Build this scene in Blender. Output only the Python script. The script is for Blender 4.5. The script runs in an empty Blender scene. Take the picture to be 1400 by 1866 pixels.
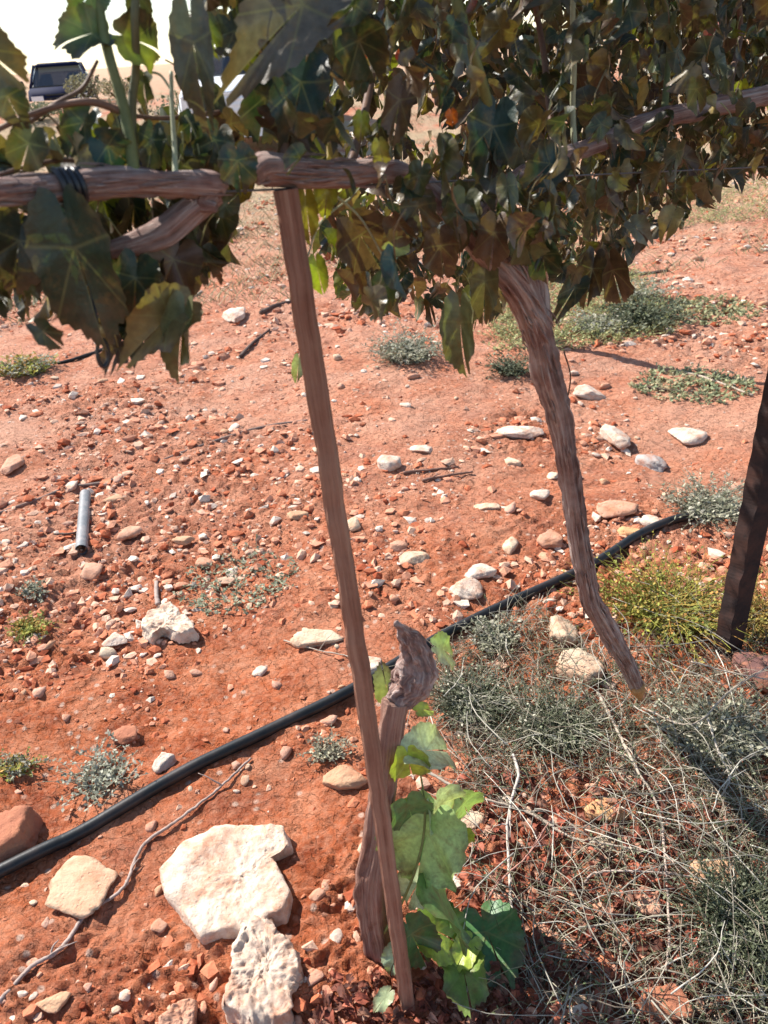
import bpy, math, random
import numpy as np
from mathutils import Vector, Matrix
from math import radians, sin, cos, pi

random.seed(11)
rng = np.random.default_rng(11)
S = bpy.context.scene
COL = S.collection

# ------------------------------------------------------------ camera
CH = 1.35
PITCH = radians(30.0)
ROLL = radians(4.0)
FPX = 1464.0
U0 = Vector((0, sin(PITCH), cos(PITCH)))
FWD = Vector((0, cos(PITCH), -sin(PITCH)))
X0 = Vector((1, 0, 0))
RIGHT = X0 * cos(ROLL) - U0 * sin(ROLL)
UP = X0 * sin(ROLL) + U0 * cos(ROLL)
cam_d = bpy.data.cameras.new('camera')
cam = bpy.data.objects.new('camera', cam_d)
COL.objects.link(cam)
m3 = Matrix((RIGHT, UP, -FWD)).transposed()
cam.matrix_world = Matrix.Translation((0, 0, CH)) @ m3.to_4x4()
cam_d.sensor_fit = 'HORIZONTAL'
cam_d.sensor_width = 36.0
cam_d.lens = 36.0 * FPX / 1400.0
cam_d.clip_start = 0.02
cam_d.clip_end = 2000
cam_d.dof.use_dof = True
cam_d.dof.focus_distance = 1.7
cam_d.dof.aperture_fstop = 11.0
S.camera = cam

# ------------------------------------------------------------ light
SUN_TO = Vector((0.78, -0.63, 0)).normalized()      # ground direction in which shadows fall
SUN_EL = radians(44)
w = bpy.data.worlds.new('World')
S.world = w
w.use_nodes = True
nt = w.node_tree
nt.nodes.clear()
sky = nt.nodes.new('ShaderNodeTexSky')
sky.sky_type = 'NISHITA'
sky.sun_disc = False
sky.sun_elevation = SUN_EL
# sun azimuth: Blender sky rotation 0 = +Y, clockwise seen from above
sky.sun_rotation = math.atan2(-SUN_TO.x, -SUN_TO.y)
sky.air_density = 1.0
sky.dust_density = 0.4
sky.ozone_density = 1.0
bg = nt.nodes.new('ShaderNodeBackground')
bg.inputs['Strength'].default_value = 0.115
wo = nt.nodes.new('ShaderNodeOutputWorld')
nt.links.new(sky.outputs[0], bg.inputs[0])
nt.links.new(bg.outputs[0], wo.inputs[0])
sl = bpy.data.lights.new('sun', 'SUN')
sl.energy = 4.8
sl.angle = radians(0.5)
sl.color = (1.0, 0.95, 0.88)
so = bpy.data.objects.new('sun', sl)
COL.objects.link(so)
ldir = Vector((SUN_TO.x * cos(SUN_EL), SUN_TO.y * cos(SUN_EL), -sin(SUN_EL)))
so.rotation_euler = ldir.to_track_quat('-Z', 'Y').to_euler()
S.view_settings.view_transform = 'Standard'
S.view_settings.look = 'None'
S.view_settings.exposure = 1.05
S.view_settings.gamma = 1
S.cycles.max_bounces = 6
S.cycles.use_adaptive_sampling = True
S.cycles.use_denoising = True

# ------------------------------------------------------------ pixel helpers
def ray(x, y):
    return (RIGHT * ((x - 700) / FPX) - UP * ((y - 933) / FPX) + FWD)

def proj(p):
    d = Vector(p) - Vector((0, 0, CH))
    z = d.dot(FWD)
    if z <= 0.01: return (-9999, -9999, z)
    return (700 + FPX * d.dot(RIGHT) / z, 933 - FPX * d.dot(UP) / z, z)

def proj_np(P):
    d = P - np.array([0, 0, CH])
    z = d @ np.array(FWD)
    zz = np.where(z > 0.02, z, 1e-3)
    return 700 + FPX * (d @ np.array(RIGHT)) / zz, 933 - FPX * (d @ np.array(UP)) / zz, z

# ------------------------------------------------------------ noise
_lat = rng.random((256, 256))
def vnoise(x, y, seed=0):
    x = np.asarray(x, float) + seed * 17.31; y = np.asarray(y, float) + seed * 9.77
    xi = np.floor(x).astype(int); yi = np.floor(y).astype(int)
    fx = x - xi; fy = y - yi
    fx = fx * fx * (3 - 2 * fx); fy = fy * fy * (3 - 2 * fy)
    a = _lat[xi & 255, yi & 255]; b = _lat[(xi + 1) & 255, yi & 255]
    c = _lat[xi & 255, (yi + 1) & 255]; d = _lat[(xi + 1) & 255, (yi + 1) & 255]
    return (a * (1 - fx) + b * fx) * (1 - fy) + (c * (1 - fx) + d * fx) * fy - 0.5

def fbm(x, y, o=4, seed=0):
    s = 0; a = 1.0
    for k in range(o):
        s = s + a * vnoise(x * 2 ** k, y * 2 ** k, seed + k)
        a *= 0.5
    return s

def sstep(a, b, x):
    t = np.clip((np.asarray(x, float) - a) / (b - a), 0, 1)
    return t * t * (3 - 2 * t)

def ground_h(x, y):
    x = np.asarray(x, float); y = np.asarray(y, float)
    near = 1 - sstep(10, 30, y)
    h = 0.045 * fbm(x * 1.3, y * 1.3, 2, 3) * near
    h = h + 0.020 * fbm(x * 6, y * 6, 3, 5) * near
    # cloddy relief, ridged
    patch = sstep(-0.12, 0.25, fbm(x * 1.7, y * 1.7, 2, 9))
    r1 = 1 - 2 * np.abs(vnoise(x * 26, y * 26, 12)) * 2
    r2 = 1 - 2 * np.abs(vnoise(x * 55, y * 55, 14)) * 2
    h = h + (0.005 + 0.013 * patch) * (r1 * 0.5 + r2 * 0.35) * (1 - sstep(6, 12, y))
    h = h + (0.010 * vnoise(x * 80, y * 80, 21) + 0.006 * vnoise(x * 150, y * 150, 23)) * (0.35 + patch) * (1 - sstep(3, 6, y))
    # the field climbs to a crest, the car park lies behind it
    h = h + 0.74 * sstep(14.0, 20.5, y) - 0.72 * sstep(21.5, 25, y)
    return h

def GH(x, y): return float(ground_h(x, y))

def G(x, y, dz=0.0):
    """point on the ground seen at photo pixel x, y"""
    d = ray(x, y)
    z = 0.0
    for _ in range(6):
        t = (z - CH) / d.z
        p = Vector((0, 0, CH)) + d * t
        z = GH(p.x, p.y)
    return Vector((p.x, p.y, z + dz))

RA = Vector((-0.062, 0.838, 0)); RB = Vector((0.812, 1.492, 0))
RD = (RB - RA).normalized(); RN = Vector((-RD.y, RD.x, 0))
def R(x, y, off=0.0):
    """point in the vertical plane of the vine row (off metres behind it) seen at pixel x, y"""
    d = ray(x, y)
    t = (RA.dot(RN) + off) / d.dot(RN)
    return Vector((0, 0, CH)) + d * t

# ------------------------------------------------------------ materials
def lin(c): return (c[0], c[1], c[2], 1)

def new_mat(name):
    m = bpy.data.materials.new(name); m.use_nodes = True
    n = m.node_tree
    b = n.nodes['Principled BSDF']
    return m, n, b

def N(n, t, **kw):
    nd = n.nodes.new(t)
    for k, v in kw.items(): setattr(nd, k, v)
    return nd

def noise(n, vec, scale, detail=4, rough=0.6):
    t = N(n, 'ShaderNodeTexNoise'); t.inputs['Scale'].default_value = scale
    t.inputs['Detail'].default_value = detail; t.inputs['Roughness'].default_value = rough
    if vec is not None: n.links.new(vec, t.inputs['Vector'])
    return t

def ramp(n, src, stops):
    r = N(n, 'ShaderNodeValToRGB')
    while len(r.color_ramp.elements) < len(stops): r.color_ramp.elements.new(0.5)
    for e, (p, c) in zip(r.color_ramp.elements, stops):
        e.position = p
        e.color = lin(c) if hasattr(c, '__len__') else (c, c, c, 1)
    n.links.new(src, r.inputs['Fac'])
    return r

def mixc(n, fac, a, b, mode='MIX'):
    m = N(n, 'ShaderNodeMix', data_type='RGBA', blend_type=mode)
    for s, v in ((m.inputs[0], fac), (m.inputs[6], a), (m.inputs[7], b)):
        if hasattr(v, 'links') or hasattr(v, 'is_linked'): n.links.new(v, s)
        elif hasattr(v, '__len__'): s.default_value = lin(v)
        else: s.default_value = v
    return m.outputs[2]

def bump(n, b, h, strength, dist, prev=None):
    bp = N(n, 'ShaderNodeBump'); bp.inputs['Strength'].default_value = strength
    bp.inputs['Distance'].default_value = dist
    n.links.new(h, bp.inputs['Height'])
    if prev is not None: n.links.new(prev, bp.inputs['Normal'])
    n.links.new(bp.outputs[0], b.inputs['Normal'])
    return bp.outputs[0]

def objvec(n): return N(n, 'ShaderNodeTexCoord').outputs['Object']

def mat_soil():
    m, n, b = new_mat('red_soil')
    g = N(n, 'ShaderNodeNewGeometry').outputs['Position']
    big = noise(n, g, 1.1, 3).outputs['Fac']
    mid = noise(n, g, 7, 5, 0.65).outputs['Fac']
    fine = noise(n, g, 60, 5, 0.7).outputs['Fac']
    c1 = ramp(n, mid, [(0.34, (0.28, 0.060, 0.022)), (0.50, (0.45, 0.122, 0.046)), (0.66, (0.54, 0.20, 0.10))]).outputs[0]
    c2 = mixc(n, ramp(n, big, [(0.46, 0.0), (0.66, 0.55)]).outputs[0], c1, (0.54, 0.26, 0.165))
    c3 = mixc(n, ramp(n, fine, [(0.42, 0.0), (0.68, 0.42)]).outputs[0], c2, (0.58, 0.31, 0.20))
    # paler dusty ground beyond the hose
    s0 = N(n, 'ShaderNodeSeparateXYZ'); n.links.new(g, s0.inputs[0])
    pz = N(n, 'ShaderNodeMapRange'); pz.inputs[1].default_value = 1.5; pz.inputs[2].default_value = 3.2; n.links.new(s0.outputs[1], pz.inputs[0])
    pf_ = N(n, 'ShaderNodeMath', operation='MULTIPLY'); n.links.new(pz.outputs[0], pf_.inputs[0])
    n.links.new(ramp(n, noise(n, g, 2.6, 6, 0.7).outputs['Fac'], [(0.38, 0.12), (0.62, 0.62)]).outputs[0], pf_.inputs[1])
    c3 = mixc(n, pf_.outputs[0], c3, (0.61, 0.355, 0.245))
    # pale gravel flecks
    v = N(n, 'ShaderNodeTexVoronoi'); v.inputs['Scale'].default_value = 45
    n.links.new(g, v.inputs['Vector'])
    sep = N(n, 'ShaderNodeSeparateColor'); n.links.new(v.outputs['Color'], sep.inputs[0])
    fl = ramp(n, sep.outputs[0], [(0.86, 0.0), (0.9, 0.8)]).outputs[0]
    dd = ramp(n, v.outputs['Distance'], [(0.22, 1.0), (0.38, 0.0)]).outputs[0]
    ff = mixc(n, 1.0, fl, dd, 'MULTIPLY')
    c4 = mixc(n, ff, c3, (0.60, 0.42, 0.32))
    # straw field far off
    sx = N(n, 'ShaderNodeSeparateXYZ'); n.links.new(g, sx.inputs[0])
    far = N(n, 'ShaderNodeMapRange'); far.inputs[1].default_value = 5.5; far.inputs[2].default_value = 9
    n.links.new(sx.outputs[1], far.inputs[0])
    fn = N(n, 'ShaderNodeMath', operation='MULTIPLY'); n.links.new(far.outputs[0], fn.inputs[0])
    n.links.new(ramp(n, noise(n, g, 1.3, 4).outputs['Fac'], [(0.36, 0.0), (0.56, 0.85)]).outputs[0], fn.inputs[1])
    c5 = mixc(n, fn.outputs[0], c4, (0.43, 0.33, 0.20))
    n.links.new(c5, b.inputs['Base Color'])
    b.inputs['Roughness'].default_value = 0.95
    b.inputs['Specular IOR Level'].default_value = 0.15
    cr = N(n, 'ShaderNodeTexVoronoi', feature='DISTANCE_TO_EDGE'); cr.inputs['Scale'].default_value = 26
    wv = mixc(n, 0.12, g, noise(n, g, 12, 3).outputs['Color'], 'ADD'); n.links.new(wv, cr.inputs['Vector'])
    crr = ramp(n, cr.outputs['Distance'], [(0.0, 0.0), (0.05, 1.0)]).outputs[0]
    p = bump(n, b, crr, 1.0, 0.012)
    p = bump(n, b, noise(n, g, 45, 6, 0.75).outputs['Fac'], 1.0, 0.018, p)
    bump(n, b, noise(n, g, 200, 3, 0.7).outputs['Fac'], 0.8, 0.004, p)
    return m

def mat_rock(name='limestone', pits=True):
    m, n, b = new_mat(name)
    at = N(n, 'ShaderNodeAttribute', attribute_name='col')
    g = N(n, 'ShaderNodeNewGeometry').outputs['Position']
    st = ramp(n, noise(n, g, 22, 5, 0.7).outputs['Fac'], [(0.44, 0.0), (0.66, 0.75)]).outputs[0]
    c = mixc(n, st, at.outputs['Color'], (0.46, 0.19, 0.10))
    sp = ramp(n, noise(n, g, 160, 4, 0.8).outputs['Fac'], [(0.60, 0.0), (0.70, 0.5)]).outputs[0]
    c = mixc(n, sp, c, (0.30, 0.17, 0.11))
    n.links.new(c, b.inputs['Base Color'])
    b.inputs['Roughness'].default_value = 0.9; b.inputs['Specular IOR Level'].default_value = 0.2
    p = bump(n, b, noise(n, g, 70, 6, 0.75).outputs['Fac'], 0.7, 0.008)
    if pits:
        v = N(n, 'ShaderNodeTexVoronoi'); v.inputs['Scale'].default_value = 75; n.links.new(g, v.inputs['Vector'])
        bump(n, b, ramp(n, v.outputs['Distance'], [(0.1, 0.0), (0.3, 1.0)]).outputs[0], 0.35, 0.004, p)
    return m

def mat_attr(name, rough=0.8, var=0.25, scale=40, trans=0.0, spec=0.2, bmp=0.3):
    m, n, b = new_mat(name)
    at = N(n, 'ShaderNodeAttribute', attribute_name='col')
    g = N(n, 'ShaderNodeNewGeometry').outputs['Position']
    v = ramp(n, noise(n, g, scale, 4, 0.7).outputs['Fac'], [(0.3, 1 - var), (0.7, 1 + var)]).outputs[0]
    c = mixc(n, 1.0, at.outputs['Color'], v, 'MULTIPLY')
    n.links.new(c, b.inputs['Base Color'])
    b.inputs['Roughness'].default_value = rough; b.inputs['Specular IOR Level'].default_value = spec
    bump(n, b, noise(n, g, scale * 2.5, 4, 0.7).outputs['Fac'], bmp, 0.004)
    if trans > 0:
        tr = N(n, 'ShaderNodeBsdfTranslucent'); n.links.new(c, tr.inputs['Color'])
        mx = N(n, 'ShaderNodeMixShader'); mx.inputs[0].default_value = trans
        n.links.new(b.outputs[0], mx.inputs[1]); n.links.new(tr.outputs[0], mx.inputs[2])
        n.links.new(mx.outputs[0], n.nodes['Material Output'].inputs[0])
    return m

VEINS = [0, 48, -48, 98, -98]
def mat_leaf():
    m, n, b = new_mat('vine_leaf')
    at = N(n, 'ShaderNodeAttribute', attribute_name='col')
    lu = N(n, 'ShaderNodeAttribute', attribute_name='luv')
    sx = N(n, 'ShaderNodeSeparateXYZ'); n.links.new(lu.outputs['Vector'], sx.inputs[0])
    def mt(op, a, c, d=None):
        q = N(n, 'ShaderNodeMath', operation=op)
        for i, v in enumerate((a, c, d)):
            if v is None: continue
            if isinstance(v, (int, float)): q.inputs[i].default_value = v
            else: n.links.new(v, q.inputs[i])
        return q.outputs[0]
    vm = None
    for a in VEINS:
        ca, sa = cos(radians(a)), sin(radians(a))
        perp = mt('ABSOLUTE', mt('SUBTRACT', mt('MULTIPLY', sx.outputs[0], ca), mt('MULTIPLY', sx.outputs[1], sa)), 0)
        along = mt('ADD', mt('MULTIPLY', sx.outputs[0], sa), mt('MULTIPLY', sx.outputs[1], ca))
        pos = mt('GREATER_THAN', along, 0.0)
        k = mt('MULTIPLY', mt('SUBTRACT', 1.0, mt('MINIMUM', mt('DIVIDE', perp, 0.026), 1.0)), pos)
        vm = k if vm is None else mt('MAXIMUM', vm, k)
    g = N(n, 'ShaderNodeNewGeometry').outputs['Position']
    blot = ramp(n, noise(n, g, 38, 4, 0.7).outputs['Fac'], [(0.52, 0.0), (0.68, 0.6)]).outputs[0]
    c = mixc(n, blot, at.outputs['Color'], (0.16, 0.10, 0.035))
    rad = mt('SQRT', mt('ADD', mt('MULTIPLY', sx.outputs[0], sx.outputs[0]), mt('MULTIPLY', sx.outputs[1], sx.outputs[1])), 0)
    edge = mt('MULTIPLY', ramp(n, rad, [(0.42, 0.0), (0.85, 1.0)]).outputs[0], ramp(n, noise(n, g, 26, 4, 0.7).outputs['Fac'], [(0.40, 0.0), (0.58, 0.85)]).outputs[0])
    c = mixc(n, edge, c, (0.095, 0.062, 0.035))
    lv = ramp(n, noise(n, g, 110, 3, 0.6).outputs['Fac'], [(0.3, 0.75), (0.7, 1.25)]).outputs[0]
    c = mixc(n, 1.0, c, lv, 'MULTIPLY')
    c = mixc(n, mt('MULTIPLY', vm, 0.32), c, (0.26, 0.26, 0.10))
    n.links.new(c, b.inputs['Base Color'])
    b.inputs['Roughness'].default_value = 0.42; b.inputs['Specular IOR Level'].default_value = 0.45
    bump(n, b, noise(n, g, 120, 4, 0.6).outputs['Fac'], 0.35, 0.003)
    tr = N(n, 'ShaderNodeBsdfTranslucent')
    tc = mixc(n, 1.0, c, (1.25, 1.35, 0.5), 'MULTIPLY'); n.links.new(tc, tr.inputs['Color'])
    mx = N(n, 'ShaderNodeMixShader'); mx.inputs[0].default_value = 0.20
    n.links.new(b.outputs[0], mx.inputs[1]); n.links.new(tr.outputs[0], mx.inputs[2])
    n.links.new(mx.outputs[0], n.nodes['Material Output'].inputs[0])
    return m

def mat_bark(name, dark, light, red, sc=1.0, longv='luv'):
    m, n, b = new_mat(name)
    lu = N(n, 'ShaderNodeAttribute', attribute_name=longv)
    mp = N(n, 'ShaderNodeMapping'); mp.inputs['Scale'].default_value = (18 * sc, 18 * sc, 1.5 * sc)
    n.links.new(lu.outputs['Vector'], mp.inputs['Vector'])
    v = mp.outputs[0]
    f = noise(n, v, 3.0, 8, 0.72)
    c = ramp(n, f.outputs['Fac'], [(0.34, dark), (0.5, red), (0.63, light)]).outputs[0]
    g = N(n, 'ShaderNodeNewGeometry').outputs['Position']
    c = mixc(n, ramp(n, noise(n, g, 25, 4).outputs['Fac'], [(0.4, 0.0), (0.7, 0.5)]).outputs[0], c, light)
    n.links.new(c, b.inputs['Base Color'])
    b.inputs['Roughness'].default_value = 0.85; b.inputs['Specular IOR Level'].default_value = 0.2
    bump(n, b, f.outputs['Fac'], 0.9, 0.012)
    return m

def mat_plain(name, col, rough=0.6, spec=0.4, metal=0.0, dust=None, sc=60):
    m, n, b = new_mat(name)
    g = N(n, 'ShaderNodeNewGeometry').outputs['Position']
    c = ramp(n, noise(n, g, sc, 4, 0.7).outputs['Fac'], [(0.3, tuple(k * 0.8 for k in col)), (0.7, tuple(min(1, k * 1.2) for k in col))]).outputs[0]
    if dust:
        c = mixc(n, ramp(n, noise(n, g, 14, 5, 0.7).outputs['Fac'], [(0.45, 0.0), (0.7, 0.7)]).outputs[0], c, dust)
    n.links.new(c, b.inputs['Base Color'])
    b.inputs['Roughness'].default_value = rough; b.inputs['Specular IOR Level'].default_value = spec
    b.inputs['Metallic'].default_value = metal
    bump(n, b, noise(n, g, sc * 2, 3).outputs['Fac'], 0.15, 0.002)
    return m

M = dict(
    soil=mat_soil(), rock=mat_rock(), leaf=mat_leaf(),
    clod=mat_attr('soil_clod', 0.95, 0.25, 60, 0, 0.1, 0.6),
    grass=mat_attr('dry_stem', 0.7, 0.3, 50, 0.25, 0.2, 0.1),
    litter=mat_attr('dead_leaf', 0.75, 0.3, 50, 0.2, 0.25, 0.4),
    bark=mat_bark('vine_bark', (0.09, 0.052, 0.044), (0.52, 0.41, 0.36), (0.28, 0.155, 0.125)),
    stump=mat_bark('stump_bark', (0.11, 0.050, 0.038), (0.46, 0.30, 0.23), (0.29, 0.14, 0.10)),
    stake=mat_bark('stake_wood', (0.21, 0.090, 0.055), (0.44, 0.25, 0.17), (0.33, 0.16, 0.105), 0.8),
    twig=mat_attr('twig_bark', 0.8, 0.3, 80, 0, 0.2, 0.4),
    cane=mat_attr('green_cane', 0.6, 0.2, 60, 0.1, 0.3, 0.2),
    hose=mat_plain('black_hose', (0.008, 0.010, 0.011), 0.45, 0.35, dust=(0.05, 0.035, 0.03)),
    line=mat_plain('brown_tube', (0.16, 0.12, 0.10), 0.8, 0.2, dust=(0.45, 0.24, 0.16)),
    pipe=mat_plain('pipe_plastic', (0.17, 0.17, 0.17), 0.5, 0.5, dust=(0.42, 0.34, 0.30)),
    rust=mat_plain('rusty_steel', (0.030, 0.018, 0.016), 0.8, 0.2, dust=(0.09, 0.038, 0.026)),
    wire=mat_plain('wire_steel', (0.12, 0.11, 0.11), 0.5, 0.5, metal=0.6),
    tie=mat_plain('black_rubber', (0.012, 0.012, 0.014), 0.45, 0.5),
    cut=mat_plain('cut_wood', (0.42, 0.20, 0.075), 0.8, 0.2, sc=90),
    carblue=mat_plain('dark_blue_paint', (0.008, 0.011, 0.036), 0.75, 0.05),
    carwhite=mat_plain('white_paint', (0.75, 0.76, 0.78), 0.35, 0.5, sc=3),
    glass=mat_plain('car_glass', (0.015, 0.02, 0.03), 0.12, 0.3),
    black=mat_plain('black_trim', (0.012, 0.012, 0.012), 0.6, 0.3),
    tyre=mat_plain('tyre_rubber', (0.02, 0.02, 0.02), 0.9, 0.2),
    chrome=mat_plain('rim_metal', (0.5, 0.5, 0.5), 0.3, 0.5, metal=0.8),
    lamp=mat_plain('lamp_glass', (0.7, 0.7, 0.72), 0.15, 0.8),
)

_g = M['glass'].node_tree
_t = _g.nodes.new('ShaderNodeBsdfTransparent'); _t.inputs[0].default_value = (.75, .8, .85, 1)
_m = _g.nodes.new('ShaderNodeMixShader'); _m.inputs[0].default_value = 0.22
_g.links.new(_g.nodes['Principled BSDF'].outputs[0], _m.inputs[1]); _g.links.new(_t.outputs[0], _m.inputs[2])
_g.links.new(_m.outputs[0], _g.nodes['Material Output'].inputs[0])

# ------------------------------------------------------------ mesh helpers
def mk(name, V, F, mat, parent=None, col=None, luv=None, smooth=True):
    V = np.asarray(V, dtype=np.float32).reshape(-1, 3)
    F = np.asarray(F, dtype=np.int32).reshape(-1, 3)
    me = bpy.data.meshes.new(name)
    me.vertices.add(len(V)); me.vertices.foreach_set('co', V.ravel())
    me.loops.add(F.size); me.loops.foreach_set('vertex_index', F.ravel())
    me.polygons.add(len(F))
    me.polygons.foreach_set('loop_start', np.arange(0, F.size, 3, dtype=np.int32))
    me.polygons.foreach_set('loop_total', np.full(len(F), 3, dtype=np.int32))
    me.polygons.foreach_set('use_smooth', np.full(len(F), smooth))
    if col is not None:
        col = np.asarray(col, dtype=np.float32)
        if col.ndim == 1: col = np.tile(col, (len(V), 1))
        a = me.attributes.new('col', 'FLOAT_COLOR', 'POINT')
        a.data.foreach_set('color', np.concatenate([col[:, :3], np.ones((len(V), 1), np.float32)], 1).ravel())
    if luv is not None:
        a = me.attributes.new('luv', 'FLOAT_VECTOR', 'POINT')
        a.data.foreach_set('vector', np.asarray(luv, np.float32).ravel())
    me.update(calc_edges=True); me.validate()
    me.materials.append(mat)
    o = bpy.data.objects.new(name, me)
    COL.objects.link(o)
    if parent is not None:
        o.parent = parent
        o.matrix_parent_inverse = Matrix.Identity(4)
        o.location = -Vector(parent.location)      # parts are modelled in world coordinates
    return o

def tag(o, label=None, cat=None, group=None, kind=None):
    if label: o['label'] = label
    if cat: o['category'] = cat
    if group: o['group'] = group
    if kind: o['kind'] = kind
    return o

def empty(name, loc, label=None, cat=None, group=None):
    o = bpy.data.objects.new(name, None); COL.objects.link(o)
    o.location = loc; o.empty_display_size = 0.05
    return tag(o, label, cat, group)

class Acc:
    """collects triangle pieces that belong to ONE mesh"""
    def __init__(s): s.V = []; s.F = []; s.C = []; s.L = []; s.n = 0
    def add(s, V, F, c=(0.3, 0.3, 0.3), L=None):
        V = np.asarray(V, float); F = np.asarray(F, int)
        s.V.append(V); s.F.append(F + s.n); s.n += len(V)
        c = np.asarray(c, float)
        s.C.append(np.tile(c, (len(V), 1)) if c.ndim == 1 else c)
        s.L.append(np.zeros_like(V) if L is None else np.asarray(L, float))
    def make(s, name, mat, parent=None, smooth=True):
        return mk(name, np.concatenate(s.V), np.concatenate(s.F), mat, parent,
                  np.concatenate(s.C), np.concatenate(s.L), smooth)

def spline(pts, n):
    P = [np.array(p, float) for p in pts]
    P = [2 * P[0] - P[1]] + P + [2 * P[-1] - P[-2]]
    out = []
    segs = len(P) - 3
    for t in np.linspace(0, segs, n):
        i = min(int(t), segs - 1); u = t - i
        a, b, c, d = P[i:i + 4]
        out.append(0.5 * ((2 * b) + (-a + c) * u + (2 * a - 5 * b + 4 * c - d) * u * u + (-a + 3 * b - 3 * c + d) * u ** 3))
    return np.array(out)

def tube(pts, radii, sides=8, n=None, rough=0.0, ridge=0.0, jit=0.0, seed=0, cap=True, square=False, twist=0.0):
    """tapered bent tube; returns V, F, L (L = angle coordinates + length for the bark)"""
    n = n or max(2, len(pts))
    P = spline(pts, n) if n > 2 and len(pts) > 2 else np.array([np.array(pts[0]) * (1 - t) + np.array(pts[-1]) * t for t in np.linspace(0, 1, n)], float)
    rad = np.interp(np.linspace(0, 1, n), np.linspace(0, 1, len(radii)), radii)
    if jit: 
        rs = np.random.default_rng(seed + 5)
        P[1:-1] += rs.normal(0, jit, (n - 2, 3))
    T = np.gradient(P, axis=0); T /= np.linalg.norm(T, axis=1)[:, None]
    ref = np.array([0.0, 0, 1.0])
    if abs(T[0] @ ref) > 0.9: ref = np.array([1.0, 0, 0])
    V = []; L = []; ln = 0
    B = np.cross(T[0], ref); B /= np.linalg.norm(B)
    ang = np.arange(sides) * 2 * pi / sides
    if square:
        e = 0.16
        base = np.array([pi / 4, 3 * pi / 4, 5 * pi / 4, 7 * pi / 4])
        ang = np.sort(np.concatenate([base - e, base + e])); sides = 8
    for i in range(n):
        B = B - T[i] * (B @ T[i]); B /= np.linalg.norm(B)
        C = np.cross(T[i], B)
        if i: ln += np.linalg.norm(P[i] - P[i - 1])
        a2 = ang + twist * ln
        r = rad[i]
        if ridge:
            q = vnoise(np.cos(ang) * 2.2 + 7, np.sin(ang) * 2.2 + ln * 3.0, seed) + 0.6 * vnoise(np.cos(ang) * 5 + 3, np.sin(ang) * 5 + ln * 5.0, seed + 3)
            r = r * (1 + ridge * q)
        if rough:
            r = r * (1 + rough * vnoise(np.cos(ang) * 3 + ln * 40, np.sin(ang) * 3 + ln * 25, seed + 8) + 0.5 * rough * vnoise(np.array([ln * 14.0]), np.array([seed * 1.3]), 4)[0])
        r = np.broadcast_to(r, ang.shape)
        V.append(P[i] + np.outer(np.cos(a2) * r, B) + np.outer(np.sin(a2) * r, C))
        L.append(np.stack([np.cos(ang) * rad[i] * 3 + seed, np.sin(ang) * rad[i] * 3, np.full(sides, ln)], 1))
    V = np.concatenate(V); L = np.concatenate(L)
    i = np.arange(n - 1)[:, None] * sides; j = np.arange(sides)[None]; k = (j + 1) % sides
    a = (i + j).ravel(); b = (i + k).ravel(); c = (i + sides + j).ravel(); d = (i + sides + k).ravel()
    F = np.concatenate([np.stack([a, b, d], 1), np.stack([a, d, c], 1)])
    if cap:
        m = len(V)
        V = np.concatenate([V, P[:1], P[-1:]]); L = np.concatenate([L, L[:1], L[-1:]])
        j = np.arange(sides); k = (j + 1) % sides
        F = np.concatenate([F, np.stack([k, j, np.full(sides, m)], 1), np.stack([(n - 1) * sides + j, (n - 1) * sides + k, np.full(sides, m + 1)], 1)])
    return V, F, L

def box(acc, cx, cy, cz, sx, sy, sz, c=(0.3, 0.3, 0.3), Mx=None):
    v = np.array([[x, y, z] for x in (-.5, .5) for y in (-.5, .5) for z in (-.5, .5)]) * [sx, sy, sz] + [cx, cy, cz]
    f = [[0, 1, 3], [0, 3, 2], [4, 6, 7], [4, 7, 5], [0, 4, 5], [0, 5, 1], [2, 3, 7], [2, 7, 6], [0, 2, 6], [0, 6, 4], [1, 5, 7], [1, 7, 3]]
    if Mx is not None: v = v @ np.array(Mx.to_3x3()).T + np.array(Mx.translation)
    acc.add(v, f, c)

_ico = {}
def ico(sub):
    if sub in _ico: return _ico[sub]
    import bmesh
    bm = bmesh.new(); bmesh.ops.create_icosphere(bm, subdivisions=sub, radius=1.0)
    bm.verts.ensure_lookup_table()
    V = np.array([v.co[:] for v in bm.verts]); F = np.array([[v.index for v in f.verts] for f in bm.faces])
    bm.free(); _ico[sub] = (V, F); return V, F

def rock_geo(seed, size, sub=4, planes=11, rough=0.10, flat=True):
    rs = np.random.default_rng(seed)
    D, F = ico(sub)
    nrm = rs.normal(size=(planes, 3)); nrm /= np.linalg.norm(nrm, axis=1)[:, None]
    if flat: nrm = np.concatenate([nrm, [[0.08, 0.05, 1.0]]]); nrm /= np.linalg.norm(nrm, axis=1)[:, None]
    dist = rs.uniform(0.55, 0.95, len(nrm))
    dot = D @ nrm.T
    q = np.where(dot > 0.05, dist / np.maximum(dot, 0.05), 9)
    r = np.minimum(q.min(1), 1.15)
    s = seed % 50
    nz = vnoise(D[:, 0] * 2.5 + D[:, 2] * 1.7, D[:, 1] * 2.5 - D[:, 2] * 1.3, s) + 0.6 * vnoise(D[:, 0] * 6 + D[:, 2] * 4, D[:, 1] * 6 - D[:, 2] * 5, s + 2)
    if sub > 3: nz = nz + 0.35 * vnoise(D[:, 0] * 14 + D[:, 2] * 9, D[:, 1] * 14 - D[:, 2] * 11, s + 4)
    r = r * (1 + rough * 2 * nz)
    V = D * r[:, None]
    V = V / np.array([np.abs(V[:, 0]).max(), np.abs(V[:, 1]).max(), np.abs(V[:, 2]).max()])
    return V * np.array(size) * 0.5, F

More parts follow.
